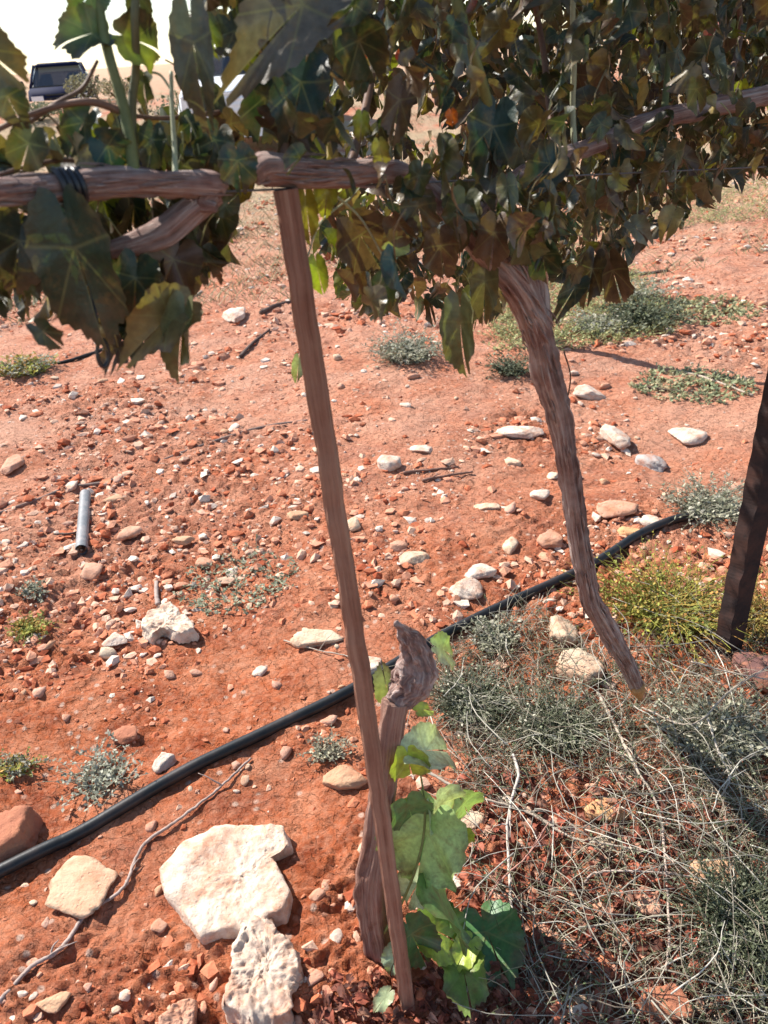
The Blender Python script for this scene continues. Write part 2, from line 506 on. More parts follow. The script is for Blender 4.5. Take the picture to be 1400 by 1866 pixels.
# ------------------------------------------------------------ ground
def build_ground():
    ys = list(np.linspace(-4, 0.35, 16)); y = 0.35
    while y < 9: y += max(0.0045, 0.0062 * y); ys.append(y)
    while y < 30: y *= 1.03; ys.append(y)
    while y < 900: y *= 1.15; ys.append(y)
    ys = np.array(ys)
    k = np.linspace(-1, 1, 431); k = 0.55 * k + 0.45 * k ** 3
    wd = np.where(ys < 0, 2.6, 2.6 + 1.15 * ys)
    X = wd[:, None] * k[None]; Y = np.repeat(ys[:, None], len(k), 1)
    Z = ground_h(X, Y)
    V = np.stack([X, Y, Z], -1).reshape(-1, 3)
    r, c = len(ys), len(k)
    i = np.arange(r - 1)[:, None] * c; j = np.arange(c - 1)[None]
    a = (i + j).ravel(); b = a + 1; d = a + c; e = d + 1
    F = np.concatenate([np.stack([a, b, e], 1), np.stack([a, e, d], 1)])
    o = mk('ground', V, F, M['soil'])
    tag(o, 'red stony vineyard soil', None, None, 'structure')
build_ground()

# loose clods and grit of the soil
TANG = [(760, 1230), (870, 1140), (985, 1100), (1090, 1210), (1200, 1150), (1290, 1100), (1420, 1150), (1420, 1900), (950, 1900), (960, 1720), (860, 1600), (840, 1450), (770, 1340)]
def in_poly(px, py, poly):
    inside = np.zeros(len(px), bool); n = len(poly); j = n - 1
    for i in range(n):
        xi, yi = poly[i]; xj, yj = poly[j]
        cnd = ((yi > py) != (yj > py)) & (px < (xj - xi) * (py - yi) / (yj - yi + 1e-9) + xi)
        inside ^= cnd; j = i
    return inside

def scatter_px(n, poly, tries=40):
    """random ground points whose picture position lies inside a polygon (even density in the picture)"""
    xs = [p[0] for p in poly]; ys = [p[1] for p in poly]
    out = []
    while len(out) < n:
        x = rng.uniform(min(xs), max(xs), n); y = rng.uniform(min(ys), max(ys), n)
        k = in_poly(x, y, poly)
        out += list(zip(x[k], y[k]))
    return out[:n]

def ground_pts(n, y0, y1, power=1.0):
    """even-on-the-ground points, thinned with distance"""
    t = rng.random(n)
    y = y0 * (y1 / y0) ** t
    x = rng.uniform(-1, 1, n) * (0.5 + 0.62 * y)
    return x, y

def clods():
    D, F = ico(1)
    x, y = ground_pts(56000, 0.5, 9.5)
    pat = fbm(x * 1.7, y * 1.7, 2, 9); cl = vnoise(x * 5, y * 5, 81); pat = pat + np.where((y > 2.0) & (x < .4), .12, 0)
    keep = rng.random(len(x)) < np.clip(0.30 + 1.7 * pat + 1.5 * cl, 0.06, 1)
    u, v, d = proj_np(np.stack([x, y, 0 * x], 1))
    bl = in_poly(u, v, [(-400, 1650), (250, 1480), (790, 1480), (790, 1860), (500, 2100), (-400, 2100)])
    rt = in_poly(u, v, TANG)
    keep &= ~((bl | rt) & (rng.random(len(x)) < .72))
    x, y, pat = x[keep], y[keep], pat[keep]; n = len(x)
    h = ground_h(x, y)
    s = (0.0022 + 0.0100 * rng.random(n) ** 3.8) * (0.7 + 0.45 * y) ** 0.75 * np.where(pat > 0, 1.25, .85)
    V = D[None] * (1 + 0.30 * rng.normal(size=(n, len(D), 1)))
    V = V * np.stack([s * rng.uniform(.8, 1.3, n), s * rng.uniform(.6, 1, n), s * rng.uniform(.35, .75, n)], 1)[:, None, :]
    a = rng.uniform(0, 6.28, n); ca, sa = np.cos(a)[:, None], np.sin(a)[:, None]
    V = np.stack([V[..., 0] * ca - V[..., 1] * sa, V[..., 0] * sa + V[..., 1] * ca, V[..., 2]], -1)
    V = V + np.stack([x, y, h + s * 0.02], 1)[:, None, :]
    pal = np.array([(0.40, 0.12, 0.058), (0.47, 0.17, 0.09), (0.53, 0.25, 0.155), (0.58, 0.36, 0.25), (0.62, .50, .40), (0.30, .075, .035)])
    ci = rng.choice(6, n, p=[.24, .26, .21, .14, .07, .08])
    far = (y > 1.7) & (rng.random(n) < .34); ci = np.where(far, rng.choice([2, 3, 4], n, p=[.35, .4, .25]), ci)
    C = pal[ci] * rng.uniform(.85, 1.15, (n, 1))
    C = np.repeat(C, len(D), 0)
    FF = (F[None] + (np.arange(n) * len(D))[:, None, None]).reshape(-1, 3)
    o = mk('soil_clods', V.reshape(-1, 3), FF, M['clod'], None, C, None, smooth=False)
    tag(o, 'loose red clods and grit strewn over the soil', None, None, 'stuff')
clods()

# ------------------------------------------------------------ rocks
WHITE = (0.62, 0.50, 0.40); CREAM = (0.60, 0.46, 0.32); PINK = (0.54, 0.30, 0.20); TAN = (0.50, 0.30, 0.18)
RED = (0.36, 0.14, 0.08); GREY = (0.42, 0.38, 0.35); OCH = (0.60, 0.36, 0.17)
def put_rock(px, py, wpx, hpx, col, label, seed, tall=0.5, name='rock', sink=0.3, sub=4, rough=0.10, rot=None, group=None):
    p = G(px, py)
    slant = (p - Vector((0, 0, CH))).length
    w_ = wpx / FPX * slant
    # depth on the ground seen foreshortened
    sn = abs(p.z - CH) / slant
    hz = tall * min(w_, hpx / FPX * slant * 1.0)
    dep = max(w_ * 0.45, (hpx / FPX * slant - hz * 0.5 * math.sqrt(1 - sn * sn)) / max(sn, 0.25))
    dep = min(dep, w_ * 1.6)
    V, F = rock_geo(seed, (w_, dep, hz * 1.25), sub, rough=rough)
    a = rot if rot is not None else 0.0
    ca, sa = cos(a), sin(a)
    V = V @ np.array([[ca, sa, 0], [-sa, ca, 0], [0, 0, 1]])
    o = mk(name, V, F, M['rock'], None, np.array(col) * random.uniform(0.92, 1.08), None, smooth=sub > 2)
    o.location = (p.x, p.y, p.z + hz * 0.625 * (1 - 2 * sink) )
    tag(o, label, 'rock', group)
    return o

ROCKS = [
 (212,1175,46,27,WHITE,'small oval pale stone left of the rough white rock'),
 (30,1535,105,85,RED,'reddish brown rock at the left edge just above the black hose'),
 (160,1612,122,95,(0.56, 0.37, 0.24),'flat dusty tan rock half buried between the hose and the big white slab'),
 (300,1392,42,45,WHITE,'small white stone just above the hose, left of the stake'),
 (170,1045,36,30,PINK,'round pinkish stone below the lower end of the short grey pipe'),
 (235,975,50,30,PINK,'pinkish brown stone right of the short grey pipe'),
 (625,1425,88,52,TAN,'tan rock with a shaded face beside the stake, left of the vine stump'),
 (850,1082,62,52,WHITE,'bright white blocky rock above the hose, right of the stump head'),
 (872,1046,66,30,WHITE,'flat white stone lying directly behind the bright blocky rock'),
 (930,997,32,44,CREAM,'narrow upright cream stone above the white blocky rock'),
 (752,1020,64,26,CREAM,'low flat cream stone lying right of the middle of the stake'),
 (727,998,34,24,PINK,'small pink stone touching the flat cream stone right of the stake'),
 (1005,986,54,36,PINK,'pinkish cream rock just left of the hanging trunk'),
 (985,906,38,24,WHITE,'small bright white stone left of the hanging trunk, higher up'),
 (890,926,54,20,CREAM,'low cream stone lying left of the small bright white stone'),
 (706,846,52,32,WHITE,'pale stone beside dry brown twigs right of the stake'),
 (770,820,46,18,WHITE,'thin flat white stone beyond the dry brown twigs'),
 (946,797,90,26,WHITE,'wide flat white stone far up the slope left of the trunk'),
 (1125,932,74,38,PINK,'orange pink rock lying just beyond the hose, right of the trunk'),
 (1188,957,38,30,WHITE,'round white stone touching the hose right of the trunk'),
 (1150,972,48,26,OCH,'reddish stone squeezed between the pink rock and the hose'),
 (1190,848,56,38,GREY,'grey stone with a dark shadow between trunk and post'),
 (1250,797,66,40,WHITE,'white rock near the upper part of the right post'),
 (1120,802,56,46,WHITE,'white rock just right of the trunk at mid height'),
 (1075,722,60,32,WHITE,'small whitish rock far back right beside the trunk'),
 (1050,1218,92,82,CREAM,'lichen yellow rough rock left of the cut trunk end'),
 (1022,1160,62,62,CREAM,'tan rock leaning behind the lichen yellow rock'),
 (1108,1258,28,26,WHITE,'tiny pale stone under the cut end of the trunk'),
 (646,962,34,32,CREAM,'small cream stone touching the right edge of the stake'),
 (432,576,54,24,WHITE,'far whitish stone left of the top of the stake'),
 (25,852,42,30,PINK,'far pinkish stone at the left edge of the bare soil'),
 (580,1167,98,42,CREAM,'pale flat rock left of the stake above the hose'),
 (335,988,44,22,TAN,'small tan stone with a shadow right of the grey pipe'),
 (545,942,46,24,TAN,'tan stone just left of the middle of the stake'),
 (475,1225,32,22,WHITE,'small white stone left of the flat pale rock above the hose'),
 (1100,1483,74,48,OCH,'orange brown rock among the dry stems on the right'),
 (1090,1542,64,40,CREAM,'whitish stone lying under the crossing dry twig'),
 (1187,1652,54,46,PINK,'pinkish tan stone in the weeds at the lower right'),
 (995,1716,46,60,PINK,'upright pale tan stone right of the dark vine leaf'),
 (1300,1602,88,62,TAN,'large tan rock half hidden in weeds near the right edge'),
 (1215,1830,96,64,RED,'dark red lump at the bottom among the weeds'),  # low dark red lump
 (1265,1842,32,26,CREAM,'little round tan stone resting by the dark red lump'),
 (580,1635,32,26,PINK,'lone small pink stone between the white slab and the stump'),
 (375,1031,34,22,PINK,'small pink stone above the flat green weed'),
 (130,886,28,20,WHITE,'small white stone above the top of the grey pipe'),
 (210,912,40,18,TAN,'thin tan stone right of the top of the grey pipe'),
 (230,1345,52,34,RED,'red earthy stone above the grey leafy weed by the hose'),
 (845,1502,92,40,CREAM,'pale flat rock behind the leafy shoots of the stump'),
 (682,1215,52,36,WHITE,'white stone wedged between the stake and the stump head'),
 (100,1832,52,30,TAN,'tan stone by the dry twig in the lower left corner'),
 (1385,1235,90,80,(0.16,0.08,0.07),'dark purplish brown lump standing in for the shadow at the foot of the right post'),  # the post's ground shadow, put in as a dark coloured lump
 (290,1690,30,24,PINK,'tiny pink pebble left of the big white slab'),
 (935,846,30,22,CREAM,'small cream stone between the stake and trunk, above the low cream one'),
 (668,1320,34,24,CREAM,'small cream stone behind the stake below the hose'),
 (1010,870,26,16,CREAM,'tiny cream stone touching the left side of the hanging trunk'),
 (60,1750,36,24,PINK,'small pinkish stone near the lower left twig'),
]
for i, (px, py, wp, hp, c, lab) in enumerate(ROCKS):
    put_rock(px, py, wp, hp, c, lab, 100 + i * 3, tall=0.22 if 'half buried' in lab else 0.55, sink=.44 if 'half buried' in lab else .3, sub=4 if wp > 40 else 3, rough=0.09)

# the large white slab, the pitted rock, the rough rock: shaped by hand
def outline_rock(pts, height, col, label, seed, bevel=0.25, rough=0.004, sink=0.15, tilt=0.0):
    P = [G(*p) for p in pts]
    cx = sum(p.x for p in P) / len(P); cy = sum(p.y for p in P) / len(P)
    n = 168
    pp = np.array([(p.x - cx, p.y - cy, 0) for p in P + P[:1]])
    tt = np.linspace(0, len(pp) - 1, n + 1)[:-1]
    Q = np.stack([np.interp(tt, np.arange(len(pp)), pp[:, k]) for k in range(3)], 1) * .75 + .25 * spline(list(pp), n + 1)[:-1]
    rings = [(1.03, 0.0), (1.03, 0.25), (1.02, 0.5), (1.0, 0.74), (0.98, 0.9), (0.94, 0.98)] + [(q, 1.0) for q in np.arange(.89, .02, -.055)]
    V = []; 
    for s, z in rings:
        for q in Q:
            x, y = q[0] * s, q[1] * s
            hh = height * z * (1 + tilt * (x) / 0.1)
            k = rough; e = 1.0 if s > .93 else 0.0
            nx = fbm(np.array([x * 30]), np.array([y * 30 + z * 3]), 4, seed)[0]
            ny = fbm(np.array([x * 30 + 5 + z * 4]), np.array([y * 30]), 4, seed + 6)[0]
            nz = fbm(np.array([x * 22]), np.array([y * 22]), 4, seed + 3)[0] + 0.35 * fbm(np.array([x * 120]), np.array([y * 120]), 3, seed + 9)[0]
            V.append((x + 2 * k * nx * e, y + 2 * k * ny * e, hh + k * 3 * nz))
    V.append((0, 0, height)); V = np.array(V)
    F = []
    for r in range(len(rings) - 1):
        for j in range(n):
            k = (j + 1) % n; a, b, c, d = r * n + j, r * n + k, (r + 1) * n + j, (r + 1) * n + k
            F += [[a, b, d], [a, d, c]]
    m = (len(rings) - 1) * n
    for j in range(n): F.append([m + j, m + (j + 1) % n, len(V) - 1])
    o = mk('rock', V, F, M['rock'], None, np.array(col), None)
    o.location = (cx, cy, GH(cx, cy) - height * sink)
    return tag(o, label, 'rock')

outline_rock([(298,1598),(345,1545),(408,1522),(470,1520),(520,1524),(532,1555),(500,1572),(512,1598),(532,1640),(520,1680),(492,1690),(475,1722),(432,1712),(372,1722),(350,1690),(310,1645)],
             0.036, (0.66, 0.52, 0.40), 'large flat white slab of limestone lying left of the stake', 31, rough=0.0035)
outline_rock([(432,1740),(452,1700),(490,1690),(510,1722),(550,1748),(556,1790),(530,1822),(538,1866),(470,1890),(418,1860),(424,1800)],
             0.055, (0.58, 0.45, 0.35), 'pitted whitish rock touching the lower edge of the white slab', 47, rough=0.008)
outline_rock([(262,1140),(275,1118),(315,1114),(330,1130),(356,1148),(362,1170),(330,1176),(300,1160),(280,1176),(262,1162)],
             0.035, (0.64, 0.52, 0.40), 'rough white rock of two lumps above the grey leafy weed', 53, rough=0.006)
outline_rock([(300,1875),(330,1840),(362,1834),(360,1866),(350,1900),(300,1910)],
             0.045, PINK, 'pink edged rock cut by the bottom edge of the picture', 57, rough=0.005)

# loose small stones: one of a kind copied
protos = []
for k in range(6):
    V, F = rock_geo(900 + k * 7, (1, 1, 1), 2, rough=0.12)
    c = [WHITE, PINK, CREAM, TAN, (0.55, 0.32, 0.23), (0.48, 0.26, 0.18)][k]
    protos.append((V, F, c))
first = {}
x, y = ground_pts(600, 0.62, 8.5)
cnt = 0
for i in range(len(x)):
    if cnt >= 285: break
    p = Vector((x[i], y[i], GH(x[i], y[i])))
    u, v_, z = proj(p)
    if not (-10 < u < 1410 and 200 < v_ < 1880): continue
    if u > 760 and v_ > 1180 and random.random() < 0.5: continue
    k = random.choice([0, 0, 1, 1, 2, 3, 4, 4, 5])
    if k not in first:
        V, F, c = protos[k]
        o = mk('stone', V, F, M['rock'], None, np.array(c), None, smooth=True); first[k] = o
    else:
        o = first[k].copy(); COL.objects.link(o)
    s = (0.010 + 0.020 * random.random() ** 1.7) * (0.62 + 0.42 * y[i]) ** 0.8
    o.location = (p.x, p.y, p.z + s * 0.12)
    o.scale = (s * random.uniform(0.9, 1.6), s * random.uniform(0.7, 1.1), s * random.uniform(0.45, 0.8))
    o.rotation_euler = (random.uniform(-.3, .3), random.uniform(-.3, .3), random.uniform(0, 6.28))
    tag(o, 'small angular stone lying loose on the red soil', 'stone', 'small loose stones on the soil')
    cnt += 1

# ------------------------------------------------------------ leaves
HALF = [(0, 1.0), (5, .90), (10, .92), (15, .80), (20, .83), (26, .71), (32, .78), (38, .80), (44, .90), (50, .83), (56, .84), (62, .73), (68, .74), (75, .64), (82, .72),
        (89, .72), (96, .77), (104, .69), (112, .71), (121, .61), (131, .63), (142, .55), (153, .54), (164, .50), (173, .42), (178.5, .24)]
def leaf_template(step, rings, lobe=0.5):
    ovate = lambda a: float(np.interp(a, [0, 30, 60, 90, 120, 150, 170, 180], [1.0, .90, .84, .78, .70, .62, .48, .25]))
    h = [(a, lobe * r + (1 - lobe) * ovate(a) * (1.035 if i % 2 == 0 else .955)) for i, (a, r) in enumerate(HALF)]
    q = h[-1]; h = h[::step]
    if h[-1] != q: h = h + [q]
    full = h + [(-a, r) for a, r in reversed(h[1:])]
    V = [(0, 0)]; 
    for f in rings:
        for a, r in full: V.append((sin(radians(a)) * r * f, cos(radians(a)) * r * f))
    n = len(full); F = []
    for j in range(n - 1): F.append([0, 1 + j, 2 + j])
    for k in range(len(rings) - 1):
        for j in range(n - 1):
            a = 1 + k * n + j; b = a + 1; c = a + n; d = c + 1
            F += [[a, c, d], [a, d, b]]
    return np.array(V), np.array(F)
LT_HI = leaf_template(1, (0.2, 0.4, 0.6, 0.8, 1.0))
LT_LO = leaf_template(2, (0.5, 1.0), 0.55)

def leaf_geo(base, tip_dir, normal, size, cx=0.6, cy=0.5, fold=0.0, wave=0.06, hi=False, narrow=1.0, seed=0):
    """grape leaf. base = petiole point, tip_dir = towards the tip, cx / cy = curl across and along"""
    T, F = LT_HI if hi else LT_LO
    u = T[:, 0] * narrow; v = T[:, 1]
    th = np.arctan2(u, v); r = np.hypot(u, v)
    z = wave * r ** 2 * np.sin(th * 5 + seed) + wave * 0.9 * r ** 3 * np.sin(th * 9 + seed * 2.1) + 0.05 * r ** 2 * np.sin(u * 9 + seed) * np.cos(v * 7 + seed)
    vein = np.min([np.abs(np.angle(np.exp(1j * (th - radians(a))))) for a in VEINS], axis=0)
    z = z + 0.22 * np.minimum(vein, 0.35) * r ** 2
    z = z + fold * np.abs(u)
    if abs(cx) > 1e-3:
        X = np.sin(cx * u) / cx; Z = (1 - np.cos(cx * u)) / cx
    else: X = u; Z = 0 * u
    X = X - z * np.sin(cx * u); Z = Z + z * np.cos(cx * u)
    if abs(cy) > 1e-3:
        Y = np.sin(cy * v) / cy - Z * np.sin(cy * v); Z2 = -(1 - np.cos(cy * v)) / cy + Z * np.cos(cy * v)
    else: Y = v; Z2 = Z
    P = np.stack([X, Y, Z2], 1) * size
    yv = Vector(tip_dir).normalized(); nv = Vector(normal); nv = (nv - yv * nv.dot(yv))
    if nv.length < 1e-3: nv = yv.orthogonal()
    nv.normalize(); xv = yv.cross(nv)
    P = P @ np.array([xv[:], yv[:], nv[:]]) + np.array(base)
    return P, F, np.stack([T[:, 0], T[:, 1], np.zeros(len(T))], 1)

DG = (0.035, 0.055, 0.026); OL = (0.080, 0.085, 0.032); BR = (0.12, 0.072, 0.042); YG = (0.30, 0.34, 0.04); TE = (0.022, 0.050, 0.038)
GY = (0.085, 0.09, 0.065); YE = (0.27, 0.20, 0.06); RD_ = (0.42, 0.08, 0.03); LG = (0.12, 0.17, 0.05); TN = (0.19, 0.145, 0.075)
def rleafcol(t=None):
    c = random.choices([DG, OL, BR, GY, TN, YG, TE, YE, RD_], [28, 27, 18, 12, 10, 5, 3, 5, 0.5])[0]
    return np.array(c) * random.choice((random.uniform(0.35, 0.9), random.uniform(0.4, 1.0), random.uniform(.6, 1.5)))

def rdir(): 
    a = random.uniform(0, 2 * pi); return Vector((cos(a), sin(a), 0))

stump_ref = "none"
# named leaves that show large: (x0,y0)=petiole end, (x1,y1)=tip, row offset, colour, curl x, curl y, fold, narrow, facing
def near_leaf(parent, x0, y0, x1, y1, off, col, cx=0.5, cy=0.4, fold=0.0, narrow=1.0, face=(0, 0), off2=None, wave=0.07, label=None, plane=R, cols=None):
    a = plane(x0, y0, off); b = plane(x1, y1, off if off2 is None else off2)
    t = b - a; a = a + t * 0.27; L = t.length * 0.78
    view = (Vector((0, 0, CH)) - a).normalized()
    n = view + t.normalized().cross(view) * face[0] + Vector((0, 0, 1)) * face[1]
    V, F, U = leaf_geo(a, t, n, L * 1.03, cx * 1.5, cy * 1.5, fold * 1.1, wave * 1.6, True, narrow * 0.95, seed=x0 * 0.37 + y0)
    c = np.tile(np.array(col), (len(V), 1)) * (0.8 if parent is not stump_ref else 1.0)
    if cols is not None:                      # a leaf that has turned colour on one side
        k = np.clip(0.5 + U[:, 0] * 1.4, 0, 1)[:, None]; c = c * (1 - k) + np.array(cols) * k
    o = mk('leaf', V, F, M['leaf'], parent, c, U)
    if label: o['label'] = label
    return o

def petiole(acc, a, b, r=0.0011, c=(0.16, 0.15, 0.06)):
    a = Vector(a); b = Vector(b); mid = (a + b) / 2 + Vector((random.uniform(-1, 1), random.uniform(-1, 1), random.uniform(0, 1))) * (b - a).length * 0.15
    V, F, L = tube([a, mid, b], [r, r * 0.8, r], 5, 5)
    acc.add(V, F, c, L)

# ------------------------------------------------------------ vines
vineL = empty('grapevine', R(20, 352) - Vector((0, 0, 0.0)), 'left grapevine with thick reddish cordon and tall leafy shoots against the sky', 'grapevine')
vineR = empty('grapevine', R(1165, 1275), 'grapevine with severed trunk hanging from the wire under a dense dark leafy canopy', 'grapevine')

def bark_part(name, pts, radii, parent, n=70, sides=26, ridge=0.30, rough=0.28, seed=0, mat='bark', jit=0.0):
    V, F, L = tube(pts, radii, sides, n, rough=rough, ridge=ridge, seed=seed, jit=jit)
    return mk(name, V, F, M[mat], parent, (0.2, 0.1, 0.08), L)

# left vine
bark_part('cordon', [R(-220, 372), R(-60, 352), R(60, 346), R(150, 338), R(230, 332), R(310, 336), R(385, 338), R(402, 352)], [0.011, 0.0105, 0.0095, 0.012, 0.0115, 0.0105, 0.0115, 0.007], vineL, 110, seed=3)
bark_part('arm', [R(392, 350, .005), R(350, 385, .01), R(300, 425, .02), R(235, 450, .03), R(170, 462, .05)], [0.011, 0.012, 0.013, 0.009, 0.006], vineL, 60, seed=6, ridge=0.35)
bark_part('arm', [R(385, 352, .0), R(370, 372, .0), R(395, 378, -.01)], [0.008, 0.007, 0.004], vineL, 24, seed=8)
# right vine: cordon over the stake, trunk, second limb, far cordon
bark_part('cordon', [R(462, 322), R(480, 308), R(530, 310), R(580, 316), R(640, 315), R(700, 308), R(770, 330, .02), R(850, 405, .0)], [0.008, 0.0135, 0.0135, 0.0130, 0.0125, 0.0115, 0.011, 0.012], vineR, 100, seed=13)
tr_pts = [R(812, 372), R(860, 425), R(930, 500), R(975, 580), R(1000, 680), R(1022, 760), R(1038, 860), R(1052, 960), R(1066, 1040), R(1078, 1095), R(1108, 1150), R(1140, 1205), R(1160, 1250)]
bark_part('trunk', tr_pts, [0.013, 0.016, 0.019, 0.0215, 0.0195, 0.0175, 0.0165, 0.016, 0.016, 0.0165, 0.018, 0.0175, 0.015], vineR, 170, 36, ridge=0.42, rough=0.30, seed=21)
bark_part('limb', [R(962, 455, .02), R(978, 520, .015), R(985, 590, .01), R(1000, 690, .012), R(1018, 790, .01), R(1036, 880, .008)], [0.010, 0.013, 0.014, 0.012, 0.010, 0.006], vineR, 80, 24, ridge=0.4, seed=26)
bark_part('cordon', [R(850, 400, .02), R(920, 340, .05), R(1000, 292, .08), R(1090, 262, .07), R(1180, 222, .05), R(1290, 198, .03), R(1420, 168, .0), R(1700, 110)], [0.012, 0.013, 0.012, 0.012, 0.013, 0.014, 0.014, 0.013], vineR, 120, seed=41)
# the freshly cut end
e0, e1 = R(1158, 1246), R(1166, 1274)
V, F, L = tube([e0, (e0 + e1) / 2, e1], [0.0185, 0.014, 0.004], 14, 12, rough=0.5, seed=5)
mk('cut_end', V, F, M['cut'], vineR, (0.4, 0.2, 0.08), L)
# loose bark strips
def strips(parent, P, rad, n, seed=0):
    acc = Acc()
    for i in range(n):
        k = random.uniform(0, len(P) - 1.6); j = int(k); t = k - j
        p = P[j].lerp(P[j + 1], t); d = (P[j + 1] - P[j]).normalized(); r = rad[j] * (1 - t) + rad[j + 1] * t
        q = (rdir() + Vector((0, -0.6, random.uniform(-.6, .8)))); q = (q - d * q.dot(d)).normalized()
        ln = random.uniform(.015, .055); lift = random.uniform(.85, 1.18)
        a = p + q * r * .88; b = a + d * ln * random.choice((1, 1, -1)) + q * r * (lift - .88)
        m_ = (a + b) / 2 + q * r * .12
        V, F, L = tube([a, m_, b], [0.0006, random.uniform(.0012, .0026), 0.0005], 5, 7); L[:, 0] += i * .37
        acc.add(V, F, (0.2, .14, .11), L)
    acc.make('bark_strips', M['bark'], parent)
strips(vineR, tr_pts, [0.013, 0.016, 0.019, 0.0215, 0.0195, 0.0175, 0.0165, 0.016, 0.016, 0.0165, 0.018, 0.0175, 0.015], 150)
strips(vineR, [R(480, 308), R(530, 310), R(580, 316), R(640, 315), R(700, 308)], [0.0135, 0.0135, 0.0130, 0.0125, 0.0115], 45)
strips(vineL, [R(-60, 352), R(60, 346), R(150, 338), R(230, 332), R(310, 336), R(385, 338)], [0.0105, 0.0095, 0.012, 0.0115, 0.0105, 0.0115], 60)

# shoots
def cane(parent, pts, r0, r1, col, n=30):
    V, F, L = tube(pts, [r0, (r0 + r1) / 2, r1], 9, n, rough=0.18, seed=int(r0 * 1e5))
    # nodes
    return mk('shoot', V, F, M['cane'], parent, col, L)
GC = (0.13, 0.14, 0.05); BC = (0.15, 0.08, 0.05); PC = (0.36, 0.36, 0.22)
cane(vineL, [R(165, -120, .06), R(180, 0, .05), R(196, 90, .03), R(222, 180, .02), R(236, 250, .01), R(244, 320)], .0036, .0052, GC)
cane(vineL, [R(255, -90, .04), R(246, 20, .02), R(248, 120, .03), R(240, 200, .03), R(245, 310, .01)], .003, .0042, (0.12, 0.11, 0.05))
cane(vineL, [R(312, 130, .04), R(314, 200, .03), R(318, 260, .02), R(320, 325, 0)], .0018, .0026, PC)
cane(vineL, [R(310, 160, .04), R(290, 135, .05), R(262, 133, .05), R(240, 150, .03)], .0011, .0012, PC)
cane(vineL, [R(-30, 250, .02), R(40, 215, .03), R(110, 192, .03), R(170, 186, .02), R(228, 205, .02)], .0018, .0032, BC)
cane(vineL, [R(178, 110, .05), R(150, 160, .05), R(100, 190, .04), R(30, 240, .05)], .0015, .0022, BC)
cane(vineL, [R(-40, 330, .03), R(60, 300, .04), R(130, 292, .04), R(190, 312, .02)], .0014, .002, BC)
cane(vineL, [R(235, 210, .04), R(300, 215, .05), R(400, 205, .06)], .0018, .0022, BC)
cane(vineR, [R(815, -120, .0), R(832, 0, -.02), R(852, 70, -.02), R(872, 130, -.02), R(888, 190, -.01), R(905, 260, 0), R(900, 340, .02)], .0055, .0070, (0.15, 0.15, 0.05))
cane(vineR, [R(1048, -100, .10), R(1044, 20, .1), R(1046, 120, .1), R(1044, 200, .1), R(1048, 290, .08)], .0032, .0045, PC)
cane(vineR, [R(500, -80, .05), R(508, 60, .05), R(515, 180, .04), R(520, 290, .01)], .0035, .0045, BC)
cane(vineR, [R(572, 320, .05), R(600, 390, .06), R(632, 450, .07), R(650, 520, .09)], .0045, .0025, BC)
cane(vineR, [R(700, -60, .2), R(690, 60, .18), R(670, 180, .12), R(640, 300, .02)], .004, .005, BC)
cane(vineR, [R(960, -60, .2), R(985, 60, .2), R(1000, 180, .15), R(1010, 290, .08)], .004, .005, BC)
cane(vineR, [R(1200, -60, .1), R(1220, 60, .1), R(1215, 150, .08), R(1210, 215, .04)], .004, .005, GC)
cane(vineR, [R(1340, -60, .1), R(1350, 60, .1), R(1335, 130, .06), R(1330, 190, .02)], .004, .005, BC)
cane(vineR, [R(700, 470, .02), R(655, 395, .03), R(590, 340, .04)], .0012, .0015, PC)
cane(vineR, [R(560, 470, .03), R(585, 405, .03), R(640, 360, .04)], .0010, .0012, PC)
cane(vineR, [R(1028, 640, .0), R(1040, 690, -.01), R(1026, 750, 0), R(1022, 690, .01)], .0012, .001, BC)

# large leaves of the left vine
nl = near_leaf
nl(vineL, 195, 55, 95, 75, .04, DG, .7, .5, .15, 0.85, (0.2, 0.5), cols=LG)
nl(vineL, 215, 60, 312, 100, .03, DG, .5, .6, .2, 0.95, (0, 0.3), cols=YG)
nl(vineL, 262, 132, 262, 200, .04, OL, .9, .6, .3, 1.1, (0.3, 0))
nl(vineL, -60, 60, 50, 160, -.03, (.07, .07, .055), .8, .3, .1, 0.8)
nl(vineL, 175, -30, 130, 35, .05, LG, .5, .6, .1, .9)
nl(vineL, 245, -40, 262, 60, .03, OL, .8, .4, .2, .6)
nl(vineL, 165, 200, 118, 285, .03, DG, .9, .4, .3, .8, (0.4, 0))
nl(vineL, 175, 250, 250, 310, .01, TE, .7, .6, .2, .9)
nl(vineL, 120, 215, 150, 300, .05, LG, 1.2, .3, .3, .45)
nl(vineL, 60, 235, 30, 330, .03, OL, .8, .5, .2, .8)
nl(vineL, 280, 230, 268, 320, .02, DG, .9, .4, .3, .7)
nl(vineL, 0, 150, 45, 240, .02, DG, .8, .5, .2, .9, cols=GY)
nl(vineL, 345, 15, 372, 235, -.02, (0.09, 0.10, 0.075), 1.1, .3, .25, .42, (0.2, 0))
nl(vineL, 372, 30, 400, 110, .03, LG, .7, .5, .2, .6, cols=YG)
nl(vineL, 400, 230, 370, 320, .03, DG, .8, .5, .2, .8)
nl(vineL, 430, 268, 440, 355, -.02, TE, .5, .4, .1, .85, label='dark bluish green leaf over the gap in the cordon')
nl(vineL, 112, 375, 195, 640, -.02, (0.030, 0.050, 0.028), .8, .25, .25, .55, (0.25, 0), label='long dark drooping leaf below the cordon')
nl(vineL, 345, 548, 215, 655, -.03, (0.22, 0.17, 0.065), .7, .6, .4, .7, (0, 0.3), label='yellowing folded leaf hanging lowest on the left')
nl(vineL, 338, 550, 318, 695, -.035, (0.18, 0.18, 0.085), 1.3, .3, .5, .75, (0.3, 0))
nl(vineL, 62, 590, 120, 640, -.02, DG, 1.0, .5, .3, .8, cols=GY)
